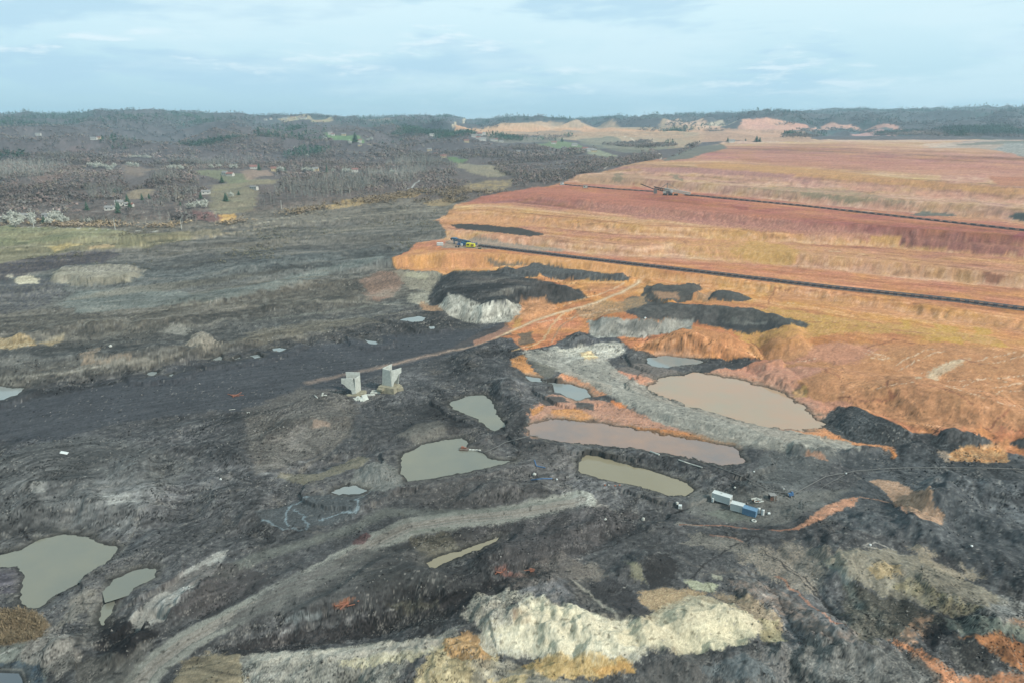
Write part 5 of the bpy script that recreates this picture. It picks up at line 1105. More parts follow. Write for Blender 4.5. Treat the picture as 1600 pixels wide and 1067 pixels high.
b = MB(); b.box((.8, -3.0, 1.2), (1.6, 1.4, 1.8)); b.build('switch_box', MT['white'], T)
p = at(735.5, 387); T = empty('control_cabin', p, -.28, 'bright yellow boxy cabin on the belt beside the blue drive station', 'cabin')
b = MB(); b.box((-1.8, 0, 2.1), (3.6, 3.6, 3.2)); b.box((1.9, .3, 1.9), (3.6, 3.2, 2.8), top=.9); b.build('body', MT['yellow'], T, bevel=.08); b = MB(); b.box((-1.8, -1.85, 2.4), (2.0, .1, 1.0)); b.build('window', MT['glass'], T); b = MB(); b.box((1.9, -1.4, 2.1), (1.4, .25, 1.5)); b.build('door', MT['roof_red'], T)
b = MB(); b.box((0, 0, .3), (7.6, 4, .6)); b.build('base', MT['dark'], T)
p = at(687.5, 384.5); T = empty('site_container', p, -.03, 'white container standing alone on the grey pad left of the blue station', 'container'); b = MB(); b.box((0, 0, 1.5), (5.4, 2.4, 2.5)); b.build('body', MT['white'], T, bevel=.05)
for i in range(4): b = MB(); b.box((-2.1+i*1.4, -1.22, 1.5), (.5, .1, 1.8)); b.build('panel', MT['white_dirty'], T)
b = MB(); b.box((0, 0, .12), (5, 2, .3)); b.build('foot', MT['steel'], T)
rubble('spare_roller_stack', 'dark stack of rollers on the pad in front of the blue station', 714.5, 387, [(-1, 0, .7, 1.4, 1.4, 1.3, .1, 0), (1.1, .1, .6, 1.5, 1.3, 1.2, -.1, 0)], 'dark')
rubble('green_hopper', 'small lime-green skip beside the belt right of the yellow cabin', 749.5, 389.5, [(0, 0, .5, 3, 1.2, .8, -.2, 0)], 'conifer'); 
# spreader on the far bench
p = at(1046, 305.5); T = empty('spreader', p, -.33, 'grey spreader machine with two long inclined booms on the far red bench', 'mining machine')
b = MB(); truss(b, (-18, 0, 6.5), (2, 0, 2.6), 3, 2.4, 8, .35); b.build('receiving_boom', MT['dark'], T); b = MB(); truss(b, (-6, -1.5, 5.8), (23, -2, 1.6), 2.6, 2, 10, .32); b.build('discharge_boom', MT['white_dirty'], T)
b = MB(); b.bar((-34, 6, 11), (-17, 1, 5.8), .8, .8); b.build('tail_cable_boom', MT['dark'], T); b = MB(); b.box((-1, -.5, 3), (7, 5, 3)); b.box((-16, 0, 4), (3.4, 4, 5.5)); b.build('superstructure', MT['steel'], T, bevel=.1)
b = MB(); b.box((2.5, -3, 4.5), (2.6, 2.2, 2.4)); b.build('cabin', MT['white'], T); b = MB(); b.box((-5.5, -3, 3.4), (3, 2, 2.2)); b.build('electric_house', MT['white_dirty'], T)
for x in (-5, 1, 7): b = MB(); b.box((x, -2.5, .8), (4.4, 1.4, 1.6), top=.85); b.box((x, 2.5, .8), (4.4, 1.4, 1.6), top=.85); b.build('crawler', MT['dark'], T)
b = MB(); b.tube((-12, 0, 6), (-3, 0, 13), .3); b.tube((-3, 0, 13), (-3, 0, 4), .4); b.tube((-3, 0, 13), (12, -1.8, 5), .2); b.build('mast', MT['steel'], T)
def cabin(px, py, sx, label, m='white'):
    T = empty('cabin', at(px, py), -.15, label, 'cabin', 'white cabins along the far conveyor'); b = MB(); b.box((0, 0, 1.9), (sx, 3, 3)); b.build('body', MT[m], T, bevel=.05); b = MB(); b.box((0, 0, 3.5), (sx+.5, 3.5, .25)); b.build('roof', MT['roof_gray'], T); b = MB(); b.box((-sx*.2, -1.52, 2.1), (1.2, .1, 1)); b.build('window', MT['glass'], T); b = MB(); b.box((0, 0, .2), (sx+2.5, 4, .5)); b.build('base', MT['dark'], T)
cabin(878, 289.5, 4.6, 'white cabin at the left tip of the far conveyor'); cabin(914.5, 294.5, 4.8, 'pale cabin astride the far conveyor, right of the tip', 'white_dirty')
# ---------------------------------------------------------------- power poles
def pole(px, py, h, label, arm=1.8):
    T = empty('power_pole', at(px, py), .3, label, 'power pole', 'poles along the rim road'); b = MB(); b.tube((0, 0, -.5), (0, 0, h), .28, .16, n=8); b.build('post', MT['white_dirty'], T); b = MB(); b.bar((-arm/2, 0, h-.8), (arm/2, 0, h-.8), .16, .16); b.build('crossarm', MT['steel'], T)
    b = MB()
    for x in (-arm/2, 0, arm/2): b.tube((x, 0, h-.7), (x, 0, h-.3), .08)
    b.build('insulator', MT['white'], T)
pole(53, 356, 17, 'tallest pale pole, among the blossom at far left', 2.2); pole(180, 359, 10, 'pale pole in the red-brown scrub right of the blossom'); pole(284, 359, 9.5, 'pale pole in the scrub below the pale clearing'); pole(440, 327, 9, 'pale pole above the rim road at the poplars'); pole(546, 302, 9, 'pole in front of the grey poplars'); pole(733, 240, 16, 'tall thin pole on the wooded slope near the village')
# ---------------------------------------------------------------- houses
def house(px, py, L, W, H, ang, label, wall='wall_white', roof='roof_red', chim=True):
    T = empty('house', at(px, py), ang, label, 'house', 'houses scattered over the hills'); b = MB(); b.box((0, 0, H/2-.6), (L, W, H+1.2)); 
    w_ = b.build('wall', MT[wall], T); rh = W*.34; b = MB(); o = .4
    for s in (-1, 1): b.prism([(s*(W/2+o), H-.15), (0, H+rh), (0, H+rh-.25), (s*(W/2+o-.05), H-.4)], L+2*o, Matrix.Translation((-L/2-o, 0, 0)) @ rot(-math.pi/2) @ Matrix.Scale(-1, 4, (1, 0, 0)) if False else Matrix(((0, 1, 0, -L/2-o), (1, 0, 0, 0), (0, 0, 1, 0), (0, 0, 0, 1))))
    r_ = b.build('roof', MT[roof], T); b = MB()
    for s in (-1, 1): b.prism([(-W/2, H-.05), (W/2, H-.05), (0, H+rh-.3)], .2, Matrix(((0, 1, 0, s*(L/2-.12)-.1), (1, 0, 0, 0), (0, 0, 1, 0), (0, 0, 0, 1))))
    b.build('gable', MT[wall], T)
    if chim: b = MB(); b.box((L*.2, W*.12, H+rh*.9), (.6, .6, 1.3)); b.build('chimney', MT['wall_cream'], r_)
    for i in range(max(1, int(L/3.5))):
        x = -L/2+L*(i+.5)/max(1, int(L/3.5)); b = MB(); b.box((x, -W/2-.02, H*.55), (1.2, .1, 1.1)); b.build('window', MT['glass'], T)
    b = MB(); b.box((-L/2-.02, 0, 1.0), (.1, 1.0, 2.0)); b.build('door', MT['wood'], T)
HS = [(187, 322, 8, 6, 4, .4, 'white house with bright gable between dark conifers', 'wall_white', 'roof_gray'), (172, 328.5, 9, 5, 2.6, .1, 'low pale-roofed shed left of the white house in the trees', 'wall_white', 'roof_gray'), (205, 323.5, 5, 4, 2.6, 0, 'small pale hut right of the white house in the trees', 'wall_white', 'roof_red'), (198, 322, 4, 4, 2.5, .3, 'tiny white hut beside the dark conifers', 'wall_white', 'roof_gray'),
    (352, 274.5, 9, 7, 4.5, -.4, 'white farmhouse at the left of the green meadow', 'wall_white', 'roof_gray'), (360, 275.5, 11, 7, 3.6, -.2, 'red-roofed barn on the green meadow beside the white farmhouse', 'wall_white', 'roof_red'), (396.5, 264.5, 12, 9, 4, .2, 'house with broad red roof beside a dark conifer above the ploughed field', 'wall_white', 'roof_red'),
    (428.5, 268, 9, 8, 5, .1, 'cream square house left of the blossoming row', 'wall_cream', 'roof_red'), (494, 268, 9, 7, 4.5, 0, 'yellowish house in the middle of the blossoming row', 'wall_cream', 'roof_gray'), (555, 270, 10, 7, 5, .3, 'white house at the right end of the blossoming row', 'wall_white', 'roof_red'), (397, 296, 12, 4, 3, -.5, 'long white shed below the red-roofed house', 'wall_white', 'roof_gray'),
    (548, 270, 6, 5, 3, 0, 'small reddish outbuilding left of the rightmost white house', 'wall_cream', 'roof_red'), (322, 303, 10, 5, 2.6, .3, 'low pale shed on the slope of the clearing', 'wall_white', 'roof_gray'), (73, 340, 7, 4, 2.8, 0, 'small white house half hidden by blossom at far left', 'wall_white', 'roof_gray'), (40, 341, 9, 5, 3, 0, 'long low pale house behind the left pole', 'wall_white', 'roof_gray'), (79, 344, 8, 5, 2.6, 0, 'low grey-pink house beside the dark round tree', 'wall_cream', 'roof_gray'),
    (60, 212, 16, 8, 5, 0, 'lone pale house high on the far left hill', 'wall_white', 'roof_gray'), (147, 218.5, 16, 8, 4, 0, 'pale house on a cleared spur of the left hill', 'wall_white', 'roof_gray'), (155, 217.5, 10, 6, 4, 0, 'smaller house right of the pale one on the cleared spur', 'wall_cream', 'roof_red'), (415, 188.5, 15, 9, 6, 0, 'white house at the dark wood edge near the skyline village', 'wall_white', 'roof_gray'), (423.5, 187.5, 13, 9, 7, .2, 'tall white house left of the skyline village meadow', 'wall_white', 'roof_red'),
    (437, 187.5, 22, 9, 5, 0, 'long pale farm building at the left of the skyline village', 'wall_cream', 'roof_gray'), (445, 186, 24, 9, 5, 0, 'second long pale building in the skyline village', 'wall_white', 'roof_gray'), (458, 185.3, 28, 10, 8, 0, 'broad cream building in the middle of the skyline village', 'wall_cream', 'roof_red'), (470, 185.8, 30, 9, 6, 0, 'white terrace right of the broad cream building on the skyline', 'wall_white', 'roof_red'), (476.5, 186, 16, 9, 5, 0, 'rightmost white house of the skyline village', 'wall_white', 'roof_gray'),
    (508, 219.5, 8, 6, 11, 0, 'narrow tall white house by the pines left of the bright green field', 'wall_white', 'roof_gray'), (516, 210.5, 14, 8, 5, .3, 'pale house above the narrow tall one', 'wall_white', 'roof_gray'), (520, 212.5, 10, 7, 5, 0, 'lower pale house above the bright green field at its left', 'wall_white', 'roof_red'), (537, 212, 14, 7, 4, 0, 'pale farmhouse on top of the bright green field', 'wall_cream', 'roof_gray'), (562, 222.5, 12, 9, 6, .2, 'white house right of the big dark tree by the green field', 'wall_white', 'roof_red'), (562.5, 228.5, 10, 6, 3, 0, 'low house below the brown field', 'wall_cream', 'roof_gray'),
    (741, 215, 16, 9, 6, 0, 'bright white house at the left of the hillside village', 'wall_white', 'roof_gray'), (746, 211, 14, 10, 5, .2, 'red-roofed house at the top left of the hillside village', 'wall_white', 'roof_red'), (750, 212, 14, 9, 5, -.2, 'second red-roofed house in the hillside village', 'wall_white', 'roof_red'), (756.5, 211, 12, 8, 8, .1, 'tall white house at the top right of the hillside village', 'wall_white', 'roof_gray'), (747.5, 218, 15, 9, 5, 0, 'white house in the centre of the hillside village', 'wall_white', 'roof_red'),
    (754, 220.5, 20, 11, 6, .15, 'largest white building at the bottom of the hillside village', 'wall_white', 'roof_gray'), (770, 221, 14, 8, 4, .1, 'pale house just right of the hillside village', 'wall_white', 'roof_gray'), (774.5, 220.3, 13, 8, 4, 0, 'farther pale house right of the hillside village', 'wall_white', 'roof_red'), (729, 223, 14, 9, 5, 0, 'lone pink house left of the hillside village', 'wall_cream', 'roof_red'), (783.5, 223, 12, 8, 4, 0, 'grey house below and right of the hillside village', 'wall_white', 'roof_gray'),
    (865, 225.5, 14, 9, 5, 0, 'white house on the pale green hilltop', 'wall_white', 'roof_red'), (868, 224.3, 8, 7, 5, 0, 'small red-topped house on the pale green hilltop', 'wall_cream', 'roof_red'), (897.5, 228.7, 17, 9, 5, 0, 'white long house right of the wooded hilltop', 'wall_white', 'roof_gray'), (881, 234, 13, 8, 4, 0, 'pale house on the green slope below the hilltop', 'wall_white', 'roof_gray'), (914, 235, 15, 9, 4, 0, 'left pale house in the row on the right slope', 'wall_white', 'roof_red'), (922, 236.7, 18, 9, 4, .1, 'widest pale house in the row on the right slope', 'wall_white', 'roof_gray'), (928, 238, 13, 8, 4, 0, 'rightmost pale house in the row on the right slope', 'wall_cream', 'roof_gray'),
    (810, 240, 11, 8, 4, 0, 'lone pale house in the middle of the brown wood', 'wall_cream', 'roof_gray'), (702, 213, 18, 9, 4, 0, 'pale house high on the wooded slope below the skyline', 'wall_white', 'roof_gray'), (675, 213, 16, 8, 5, .3, 'white house on the slope left of the pale one', 'wall_white', 'roof_gray'), (671, 236, 12, 8, 4, 0, 'small pale house in the hollow of the brown wood', 'wall_cream', 'roof_gray'), (693, 247, 13, 8, 4, .1, 'reddish house left of the small green field', 'wall_cream', 'roof_red'), (681, 243, 10, 7, 4, 0, 'tiny house above and left of the small green field', 'wall_white', 'roof_red'), (617, 273, 8, 6, 4, 0, 'small pale house among bare trees right of the row', 'wall_white', 'roof_gray'),
    (1143, 223, 16, 9, 5, 0, 'pale buildings on the edge of the orange plateau', 'wall_white', 'roof_gray')]
for h in HS: house(*h[:7], wall=h[7], roof=h[8], chim=h[1] > 240)
#@@TREES
# ---------------------------------------------------------------- woods
def veg_nodes(t, b):
    a = tnode(t, 'ShaderNodeAttribute', attribute_name='Col'); g = tnode(t, 'ShaderNodeTexCoord'); n = tnode(t, 'ShaderNodeTexNoise', Scale=.6, Detail=3.0); t.links.new(g.outputs['Object'], n.inputs[0])
    m = tnode(t, 'ShaderNodeMapRange'); m.inputs[1].default_value = .3; m.inputs[2].default_value = .7; m.inputs[3].default_value = .75; m.inputs[4].default_value = 1.25; t.links.new(n.outputs[0], m.inputs[0])
    v = tnode(t, 'ShaderNodeVectorMath', operation='SCALE'); t.links.new(a.outputs['Color'], v.inputs[0]); t.links.new(m.outputs[0], v.inputs['Scale']); t.links.new(v.outputs[0], b.inputs['Base Color']); b.inputs['Roughness'].default_value = .9; b.inputs['Specular IOR Level'].default_value = .1
M_VEG = mat('foliage_mass', veg_nodes)
rg_ = np.random.RandomState(3)
def tris_crown(n, fn, size):
    """n small faces through a crown; fn(k) gives centres"""
    c = fn(n); T_ = rg_.normal(0, 1, (n, 3, 3))*size; return (c[:, None, :]+T_).reshape(-1, 3)
def c_round(n):
    v = rg_.normal(0, 1, (n, 3)); v /= np.linalg.norm(v, axis=1)[:, None]; v *= (rg_.rand(n)**.45)[:, None]; return v*np.array([.5, .5, .36])+np.array([0, 0, .58])
def c_cone(n):
    h = rg_.rand(n)**.75; a = rg_.rand(n)*6.283; r = (1-h)*.27*(.55+.45*rg_.rand(n)); return np.stack([r*np.cos(a), r*np.sin(a), .08+h*.9], -1)
def c_pop(n):
    h = rg_.rand(n); a = rg_.rand(n)*6.283; r = .055*rg_.rand(n)+.02; return np.stack([r*np.cos(a), r*np.sin(a), .1+h*.88], -1)
TEMPL = {'bare': [tris_crown(15, c_round, .13) for _ in range(6)], 'con': [tris_crown(14, c_cone, .075) for _ in range(6)], 'pop': [tris_crown(9, c_pop, 1)*0 for _ in range(5)]}
for i in range(5):
    c = c_pop(9); L_ = rg_.uniform(.1, .25, 9); V = np.stack([c, c+np.stack([np.full(9, .035), np.zeros(9), np.zeros(9)], -1), c+np.stack([rg_.normal(0, .03, 9), rg_.normal(0, .03, 9), L_], -1)], 1); V[0] = [(-.012, 0, 0), (.012, 0, 0), (0, 0, .95)]; TEMPL['pop'][i] = V.reshape(-1, 3)
SPURSHADE = 1+.5*pn(X2/420, Y2/260, 610)+.25*pn(X2/120, Y2/90, 611)  # light and dark bands put into plant colour, imitating relief shading of the spurs
def scatter(name, label, kk, jj, kind, hmin, hmax, cols, wide=1.0):
    n = len(kk); th = TH[jj]+rg_.uniform(-.5, .5, n)*dth; r = RR[kk]+rg_.uniform(-.5, .5, n)*dR[kk]; z = Z[kk, jj]; P0 = np.stack([r*np.sin(th), r*np.cos(th), z-.3], -1)
    h = rg_.uniform(hmin, hmax, n); a = rg_.rand(n)*6.283; tid = rg_.randint(0, len(TEMPL[kind]), n); V = []; CC = []; cols = lin(cols, ALB)
    for t in range(len(TEMPL[kind])):
        m = tid == t; tv = TEMPL[kind][t]; ca, sa = np.cos(a[m])[:, None], np.sin(a[m])[:, None]; hh = h[m][:, None]
        x = tv[None, :, 0]*wide; y = tv[None, :, 1]*wide; v = np.stack([(x*ca-y*sa)*hh, (x*sa+y*ca)*hh, tv[None, :, 2]*hh], -1)+P0[m][:, None, :]
        c = cols[rg_.randint(0, len(cols), m.sum())]*rg_.uniform(.88, 1.12, (m.sum(), 1))*SPURSHADE[kk[m], jj[m]][:, None]; V.append(v.reshape(-1, 3)); CC.append(np.repeat(c, len(tv), 0))
    V = np.concatenate(V); CC = np.concatenate(CC); CC = np.concatenate([CC, np.ones((len(CC), 1))], 1)
    return tag(link_mesh(name, V, np.arange(len(V)).reshape(-1, 3), M_VEG, col=CC), label, kind='stuff')
hillw = (S > 11.25) & (MO < .3) & (BARE < .5) & ~ROADM & (SHORE > 8)
BD = BARE.copy()
for sh in ((1, 0), (-1, 0), (0, 3), (0, -3), (2, 0), (3, 0)):   # keep clearings and the ground before them open
    BD = np.maximum(BD, np.roll(BARE, sh, (0, 1)))
for k in range(4, 16, 2): BD = np.maximum(BD, np.roll(BARE, -k, 0)*(R2 > 700))
KEEP = [h[:2] for h in HS]+[(x, y) for x, y in ((353, 315), (314, 311), (184, 333), (69, 350), (30, 352), (95, 351), (139, 351), (160, 263), (148, 263), (172, 266), (205, 262), (214, 263), (218, 248), (230, 249), (270, 266), (282, 267), (300, 327), (312, 325), (345, 265), (364, 266), (478, 270), (486, 270), (541, 272), (440, 270), (521, 270), (511, 270), (555, 222))]
for x, y in KEEP:
    th_, r_ = cast(x, y); j = int((th_-TH[0])/dth); w2 = max(3, int(9*1.15/1.6)); k0 = np.searchsorted(RR, r_-(70 if r_ > 1500 else 40)); k1 = np.searchsorted(RR, r_+14); BD[k0:k1, max(0, j-w2):j+w2+1] = 1
hillw &= (BD < .5)
WR = region_mask("760,250 800,240 840,245 870,238 900,235 930,246 965,250 1000,240 1020,236 1035,250 1020,256 960,262 930,270 880,288 840,284 780,270", 4, 6)+region_mask("1038,251 1060,241 1085,228 1092,227 1085,237 1060,246 1042,252", 3, 2)+region_mask("1230,209 1250,204 1330,201 1400,205 1430,212 1390,214 1330,208 1260,216 1220,218", 3, 3)
for q_, f_ in (("1200,198 1300,180 1450,179 1600,173 1750,172 1750,217 1560,215 1420,213 1390,198 1320,192 1260,196", 4), ("900,193 1020,186 1100,184 1200,181 1160,187 1130,199 1040,198 1000,197 930,196", 3), ("730,203 745,196 780,193 800,196 760,204", 3), ("1000,203 1060,200 1130,202 1130,205 1000,207", 2), ("760,216 830,213 900,215 860,221 790,221", 3), ("940,226 1000,221 1060,228 1000,233", 3)):
    WR = WR+region_mask(q_, f_, f_)
right = (T2 > .12) & (R2 < 3300); hillw &= ~right; hillw |= (WR > .5) & ((MO < .3) | (R2 > 2300))
PTI = 0
n1 = fbm(X2/130, Y2/130, 3, 501); n2 = fbm(X2/60, Y2/60, 3, 502)
def pick(mask, w_, n):
    p = (mask*w_).ravel().astype(float); p /= p.sum(); i = rg_.choice(p.size, n, replace=False, p=p); return i//NT, i % NT
A = R2*dR[:, None]    # area weight per grid cell
near_, mid_, far_ = hillw & (R2 < 1500), hillw & (R2 >= 1500) & (R2 < 3000), hillw & (R2 >= 3000) & (R2 < 6900)
dens = np.clip(.6+1.5*n1+.7*n2, .04, 1.6)
cb = [(140, 126, 120), (132, 122, 115), (146, 128, 120), (128, 124, 118), (138, 130, 116)]
Q = np.sqrt(A)
k_, j_ = pick(near_ & (con < .5), dens*A**.75, 14000); scatter('bare_woodland', 'brown leafless woodland in the near valley', k_, j_, 'bare', 4, 7.5, cb, 1.25)
k_, j_ = pick(mid_ & (con < .45), dens*A**.6, 24000); scatter('bare_woodland', 'brown leafless woods on the middle slopes', k_, j_, 'bare', 6.5, 10.5, cb, 1.35)
k_, j_ = pick(far_ & (con < .5), dens*A**.5, 22000); scatter('bare_woodland', 'grey-brown woods on the far ridges', k_, j_, 'bare', 10, 15, [(120, 118, 116), (112, 116, 114), (126, 120, 116)], 1.5)
k_, j_ = pick(mid_, np.clip(con-.02, 0, 1)*A**.6+1e-9, 9000); scatter('conifer_wood', 'dark green conifer stands on the middle slopes', k_, j_, 'con', 13, 20, [(74, 104, 84), (66, 96, 80), (84, 110, 90)], 1.2)
k_, j_ = pick(far_, np.clip(con-.1, 0, 1)*A**.5+1e-9, 24000); scatter('conifer_wood', 'dark green conifer woods along the skyline', k_, j_, 'con', 14, 22, [(70, 100, 88), (64, 94, 84), (78, 106, 92)], 1.5)
# pale poplar thickets
def inpoly(s, warp=6, a=0): return region_mask(s, 4, warp) > .5
PT = np.zeros((NR, NT), bool)
for s in ("100,338 180,334 330,338 340,352 200,354 110,350", "225,312 300,302 320,306 300,320 225,324", "380,300 420,292 480,288 560,286 600,290 560,305 480,316 400,330 370,330", "130,300 180,296 210,300 200,312 140,314", "0,262 60,255 110,262 60,285 0,285", "60,248 110,243 120,252 70,258",
          "230,272 270,268 280,285 240,292", "240,256 320,246 400,246 400,258 320,262", "640,244 720,248 730,262 660,262 630,256", "560,280 640,262 680,270 640,290", "150,225 200,215 210,228 170,236", "600,262 620,250 660,250 640,268", "480,284 560,276 620,270 600,284 500,292"):
    PT |= inpoly(s)
k_, j_ = pick(PT & ~ROADM & (MO < .3) & (BD < .5), A**.7, 5200); scatter('poplar_thicket', 'pale grey leafless poplar thickets on the hillside', k_, j_, 'pop', 9, 15, [(146, 146, 138), (136, 138, 132), (154, 150, 140)], 1.3)
CT_ = inpoly("158,232 162,222 200,212 222,220 224,232 190,238", 6) | inpoly("400,200 450,196 510,202 515,214 500,222 430,222 400,214", 6) | inpoly("0,186 60,184 120,180 330,184 400,184 410,190 300,196 100,196 0,200", 8) | inpoly("560,192 640,186 712,184 700,200 640,200 580,200", 8)
k_, j_ = pick(CT_ & (MO < .3), A**.5, 2600); scatter('conifer_wood', 'dense dark conifer clump among the brown woods', k_, j_, 'con', 14, 22, [(66, 98, 74), (60, 92, 72)], 1.4)
# hedges, shrubs by the rim and dry reeds
SH = inpoly("0,352 60,348 340,350 520,318 640,300 760,290 800,300 700,318 560,318 400,348 300,358 100,356") & ~ROADM & (MO < .3)
k_, j_ = pick(SH & (SHORE > 5), A**.5*np.clip(.25+n2, 0, 1), 1200); scatter('scrub', 'low brown scrub along the rim of the pit', k_, j_, 'bare', 2.5, 5, [(150, 134, 112), (158, 140, 112), (138, 124, 108)], 1.5)
RD_ = inpoly("-60,962 30,957 60,962 72,975 55,998 20,1006 -60,1008", 4)
k_, j_ = pick(RD_ & (SHORE > .5), A**.5, 2600); scatter('dry_reeds', 'golden brown dry reeds beside the lower left pond', k_, j_, 'pop', 1.2, 2.6, [(158, 142, 114), (142, 126, 102), (130, 118, 96)], 2.6)
k_, j_ = pick((R2 < 900) & (R2 > 560) & (MO < .2) & (S > 4) & (S < 11) & (SHORE > 5), A**.5*np.clip(n2-.1, 0, 1), 900); scatter('weeds', 'sparse weeds on the older grey spoil benches', k_, j_, 'bare', 1.2, 2.6, [(112, 110, 92), (120, 114, 94)], 1.5)
# loose stones: far too many to count
st = (R2 < 420) & (MO < .4) & (SHORE > .5) & ~ROADM
ico = np.array([(0, 0, 1), (.9, 0, 0), (-.4, .8, 0), (-.4, -.8, 0), (0, 0, -.6)]); icf = np.array([(0, 1, 2), (0, 2, 3), (0, 3, 1), (4, 2, 1), (4, 3, 2), (4, 1, 3)])
k_, j_ = pick(st, np.clip(ROUGH, .05, 1)*np.clip(.25+fbm(X2/18, Y2/18, 3, 520)*1.3, 0, 1)**1.5*A**.8, 15000); n = len(k_)
sz = (.07+.16*rg_.rand(n)**3)*(1+RR[k_]/260); P0 = np.stack([X2[k_, j_], Y2[k_, j_], Z[k_, j_]+sz*.3], -1)
V = P0[:, None, :]+(ico[None]*rg_.uniform(.6, 1.5, (n, 5, 1))*sz[:, None, None]*rg_.uniform(.7, 1.4, (n, 1, 3)))
cc = C[k_, j_]*rg_.uniform(.6, 1.1, (n, 1)); pal = rg_.rand(n) < .16; cc[pal] = cc[pal]*.3+np.array([168, 166, 158])*.7
cc = np.concatenate([lin(cc, ALB), np.ones((n, 1))], 1); Fc = (np.arange(n)[:, None, None]*5+icf[None]).reshape(-1, 3)
tag(link_mesh('gravel', V.reshape(-1, 3), Fc, M_VEG, col=np.repeat(cc, 5, 0)), 'loose stones and coal lumps over the pit floor', kind='stuff')
# single trees that stand out
def tree_proto(kind, m, trunk_m):
    T = empty(kind, (0, 0, 0)); q = random.Random(hash(kind) % 97 if False else len(kind)); b = MB()
    if kind == 'conifer_tree':
        b.tube((0, 0, -.03), (0, 0, .9), .022, .006, 6); b.build('trunk', trunk_m, T); b = MB()
        for L in range(9):
            z0 = .08+L*.1; r = .27*(1-L/9.6)
            for i in range(9):
                a = i*.698+L*.4+q.uniform(-.2, .2); rr_ = r*q.uniform(.75, 1.15); c = Vector((math.cos(a), math.sin(a), 0)); s_ = Vector((-c.y, c.x, 0))*rr_*.34
                b.add([Vector((0, 0, z0+.10)), c*rr_+s_+Vector((0, 0, z0-.03)), c*rr_*1.1+Vector((0, 0, z0-.05)), c*rr_-s_+Vector((0, 0, z0-.03))], [(0, 1, 2), (0, 2, 3)])
        link_mesh('crown', b.v, b.f, m, T)
    elif kind == 'poplar_tree':
        b.tube((0, 0, -.03), (.01, 0, .97), .014, .003, 5); b.build('trunk', trunk_m, T); b = MB()
        for i in range(34):
            z0 = .12+i*.024; a = i*2.4; c = Vector((math.cos(a), math.sin(a), 0)); L = .1*(1.1-z0)*q.uniform(.7, 1.2)+.02; s_ = Vector((-c.y, c.x, 0))*.006
            b.add([Vector((0, 0, z0))+s_, Vector((0, 0, z0))-s_, c*L*.7+Vector((0, 0, z0+L*1.7))], [(0, 1, 2)])
            b.add([c*L*.4+Vector((0, 0, z0+L)), c*L*.4+s_*2+Vector((0, 0, z0+L*1.3)), c*L+Vector((0, 0, z0+L*1.3))], [(0, 1, 2)])
        link_mesh('crown', b.v, b.f, m, T)
    else:
        b.tube((0, 0, -.03), (.01, .01, .42), .035, .022, 6)
        ends = []
        for i in range(6):
            a = i*1.05; e = Vector((.26*math.cos(a), .26*math.sin(a), .62+.1*(i % 2))); b.tube((.01, .01, .3+.02*i), e, .018, .006, 5); ends.append(e)
        b.build('trunk', trunk_m, T); b = MB(); nl = 150 if kind == 'blossom_tree' else 95
        for i in range(nl):
            v = Vector((q.gauss(0, 1), q.gauss(0, 1), q.gauss(0, 1))).normalized()*(q.random()**.4); c = Vector((v.x*.46, v.y*.46, .6+v.z*.36)); c += Vector((.06*math.sin(9*c.z), .06*math.cos(7*c.x), 0)); sz_ = q.uniform(.05, .1) if kind == 'blossom_tree' else q.uniform(.04, .1)
            p3_ = [c+Vector((q.gauss(0, 1), q.gauss(0, 1), q.gauss(0, 1)))*sz_ for _ in range(3)]; b.add(p3_, [(0, 1, 2)])
        link_mesh('crown', b.v, b.f, m, T)
    return T
PROT = {'blossom_tree': tree_proto('blossom_tree', MT['blossom'], MT['bark']), 'conifer_tree': tree_proto('conifer_tree', MT['conifer'], MT['bark']), 'poplar_tree': tree_proto('poplar_tree', MT['twig_pale'], MT['bark_pale']), 'bare_tree': tree_proto('bare_tree', MT['twig'], MT['bark'])}
USED = set()
def tree(kind, px, py, h, label, group, wd=1.0):
    o = PROT[kind] if kind not in USED else copy_tree(PROT[kind]); USED.add(kind)
    o.location = at(px, py); s = h*rnd.uniform(.9, 1.12); o.scale = (s*wd, s*wd, s); o.rotation_euler = (0, 0, rnd.uniform(0, 6.28)); tag(o, label, kind.replace('_', ' '), group); return o
BL = [("141,262 147,262 153,262 159,263 164,264 169,266 174,266 179,263 172,270 150,264", 9, 'white blossoming tree in the large clump on the upper left field'), ("201,261 206,262 214,263", 9, 'white blossoming tree in the small trio right of the large clump'),
      ("203,248 208,248 213,247.5 218,247.5 224,248 229,248.5 234,249", 8, 'white blossoming tree in the thin row high above the field'), ("266,266 271,265 280,266 284,267", 9, 'white blossoming tree in the pair of clumps at the wood edge'), ("330,265 343,264 362,265 367,265", 9, 'pale blossoming tree along the top of the green meadow'),
      ("8,350 14,350 19,342 26,346 30,352 24,356", 8, 'white blossoming tree in the thick clump at the far left edge'), ("36,346 50,348 52,353 50,343", 6.5, 'white blossoming tree around the tall pole'), ("78,352 82,344 87,346 93,351 98,349 104,350 88,340 94,345", 7, 'white blossoming tree in the cluster right of the dark round tree'), ("139,351", 6.5, 'lone white blossoming tree on the verge right of the cluster'),
      ("296,327 302,327 309,325 315,323 321,321 320,326", 7, 'white blossoming tree in the line above the red-brown clearing'), ("436,269 440,269 443,270", 9, 'white blossoming tree beside the cream house'), ("474,269 479,269 484,270 489,270", 8.5, 'white blossoming tree left of the yellowish house'), ("521,270", 7.5, 'single pale blossoming tree between dark spire and white clump'), ("538,271 542,271 546,272", 9, 'white blossoming tree in the clump near the row end'), ("613,273", 8, 'single pale blossoming tree right of the row'), ("575,222 580,221", 12, 'pale blossoming tree beside the green field village'), ("547,227", 11, 'pale blossoming tree below the green field'), ("480,246 461,234", 9, 'faint pale blossoming tree deep in the brown wood'), ("360,307 362,310", 6, 'pale tree beside the conifer on the meadow')]
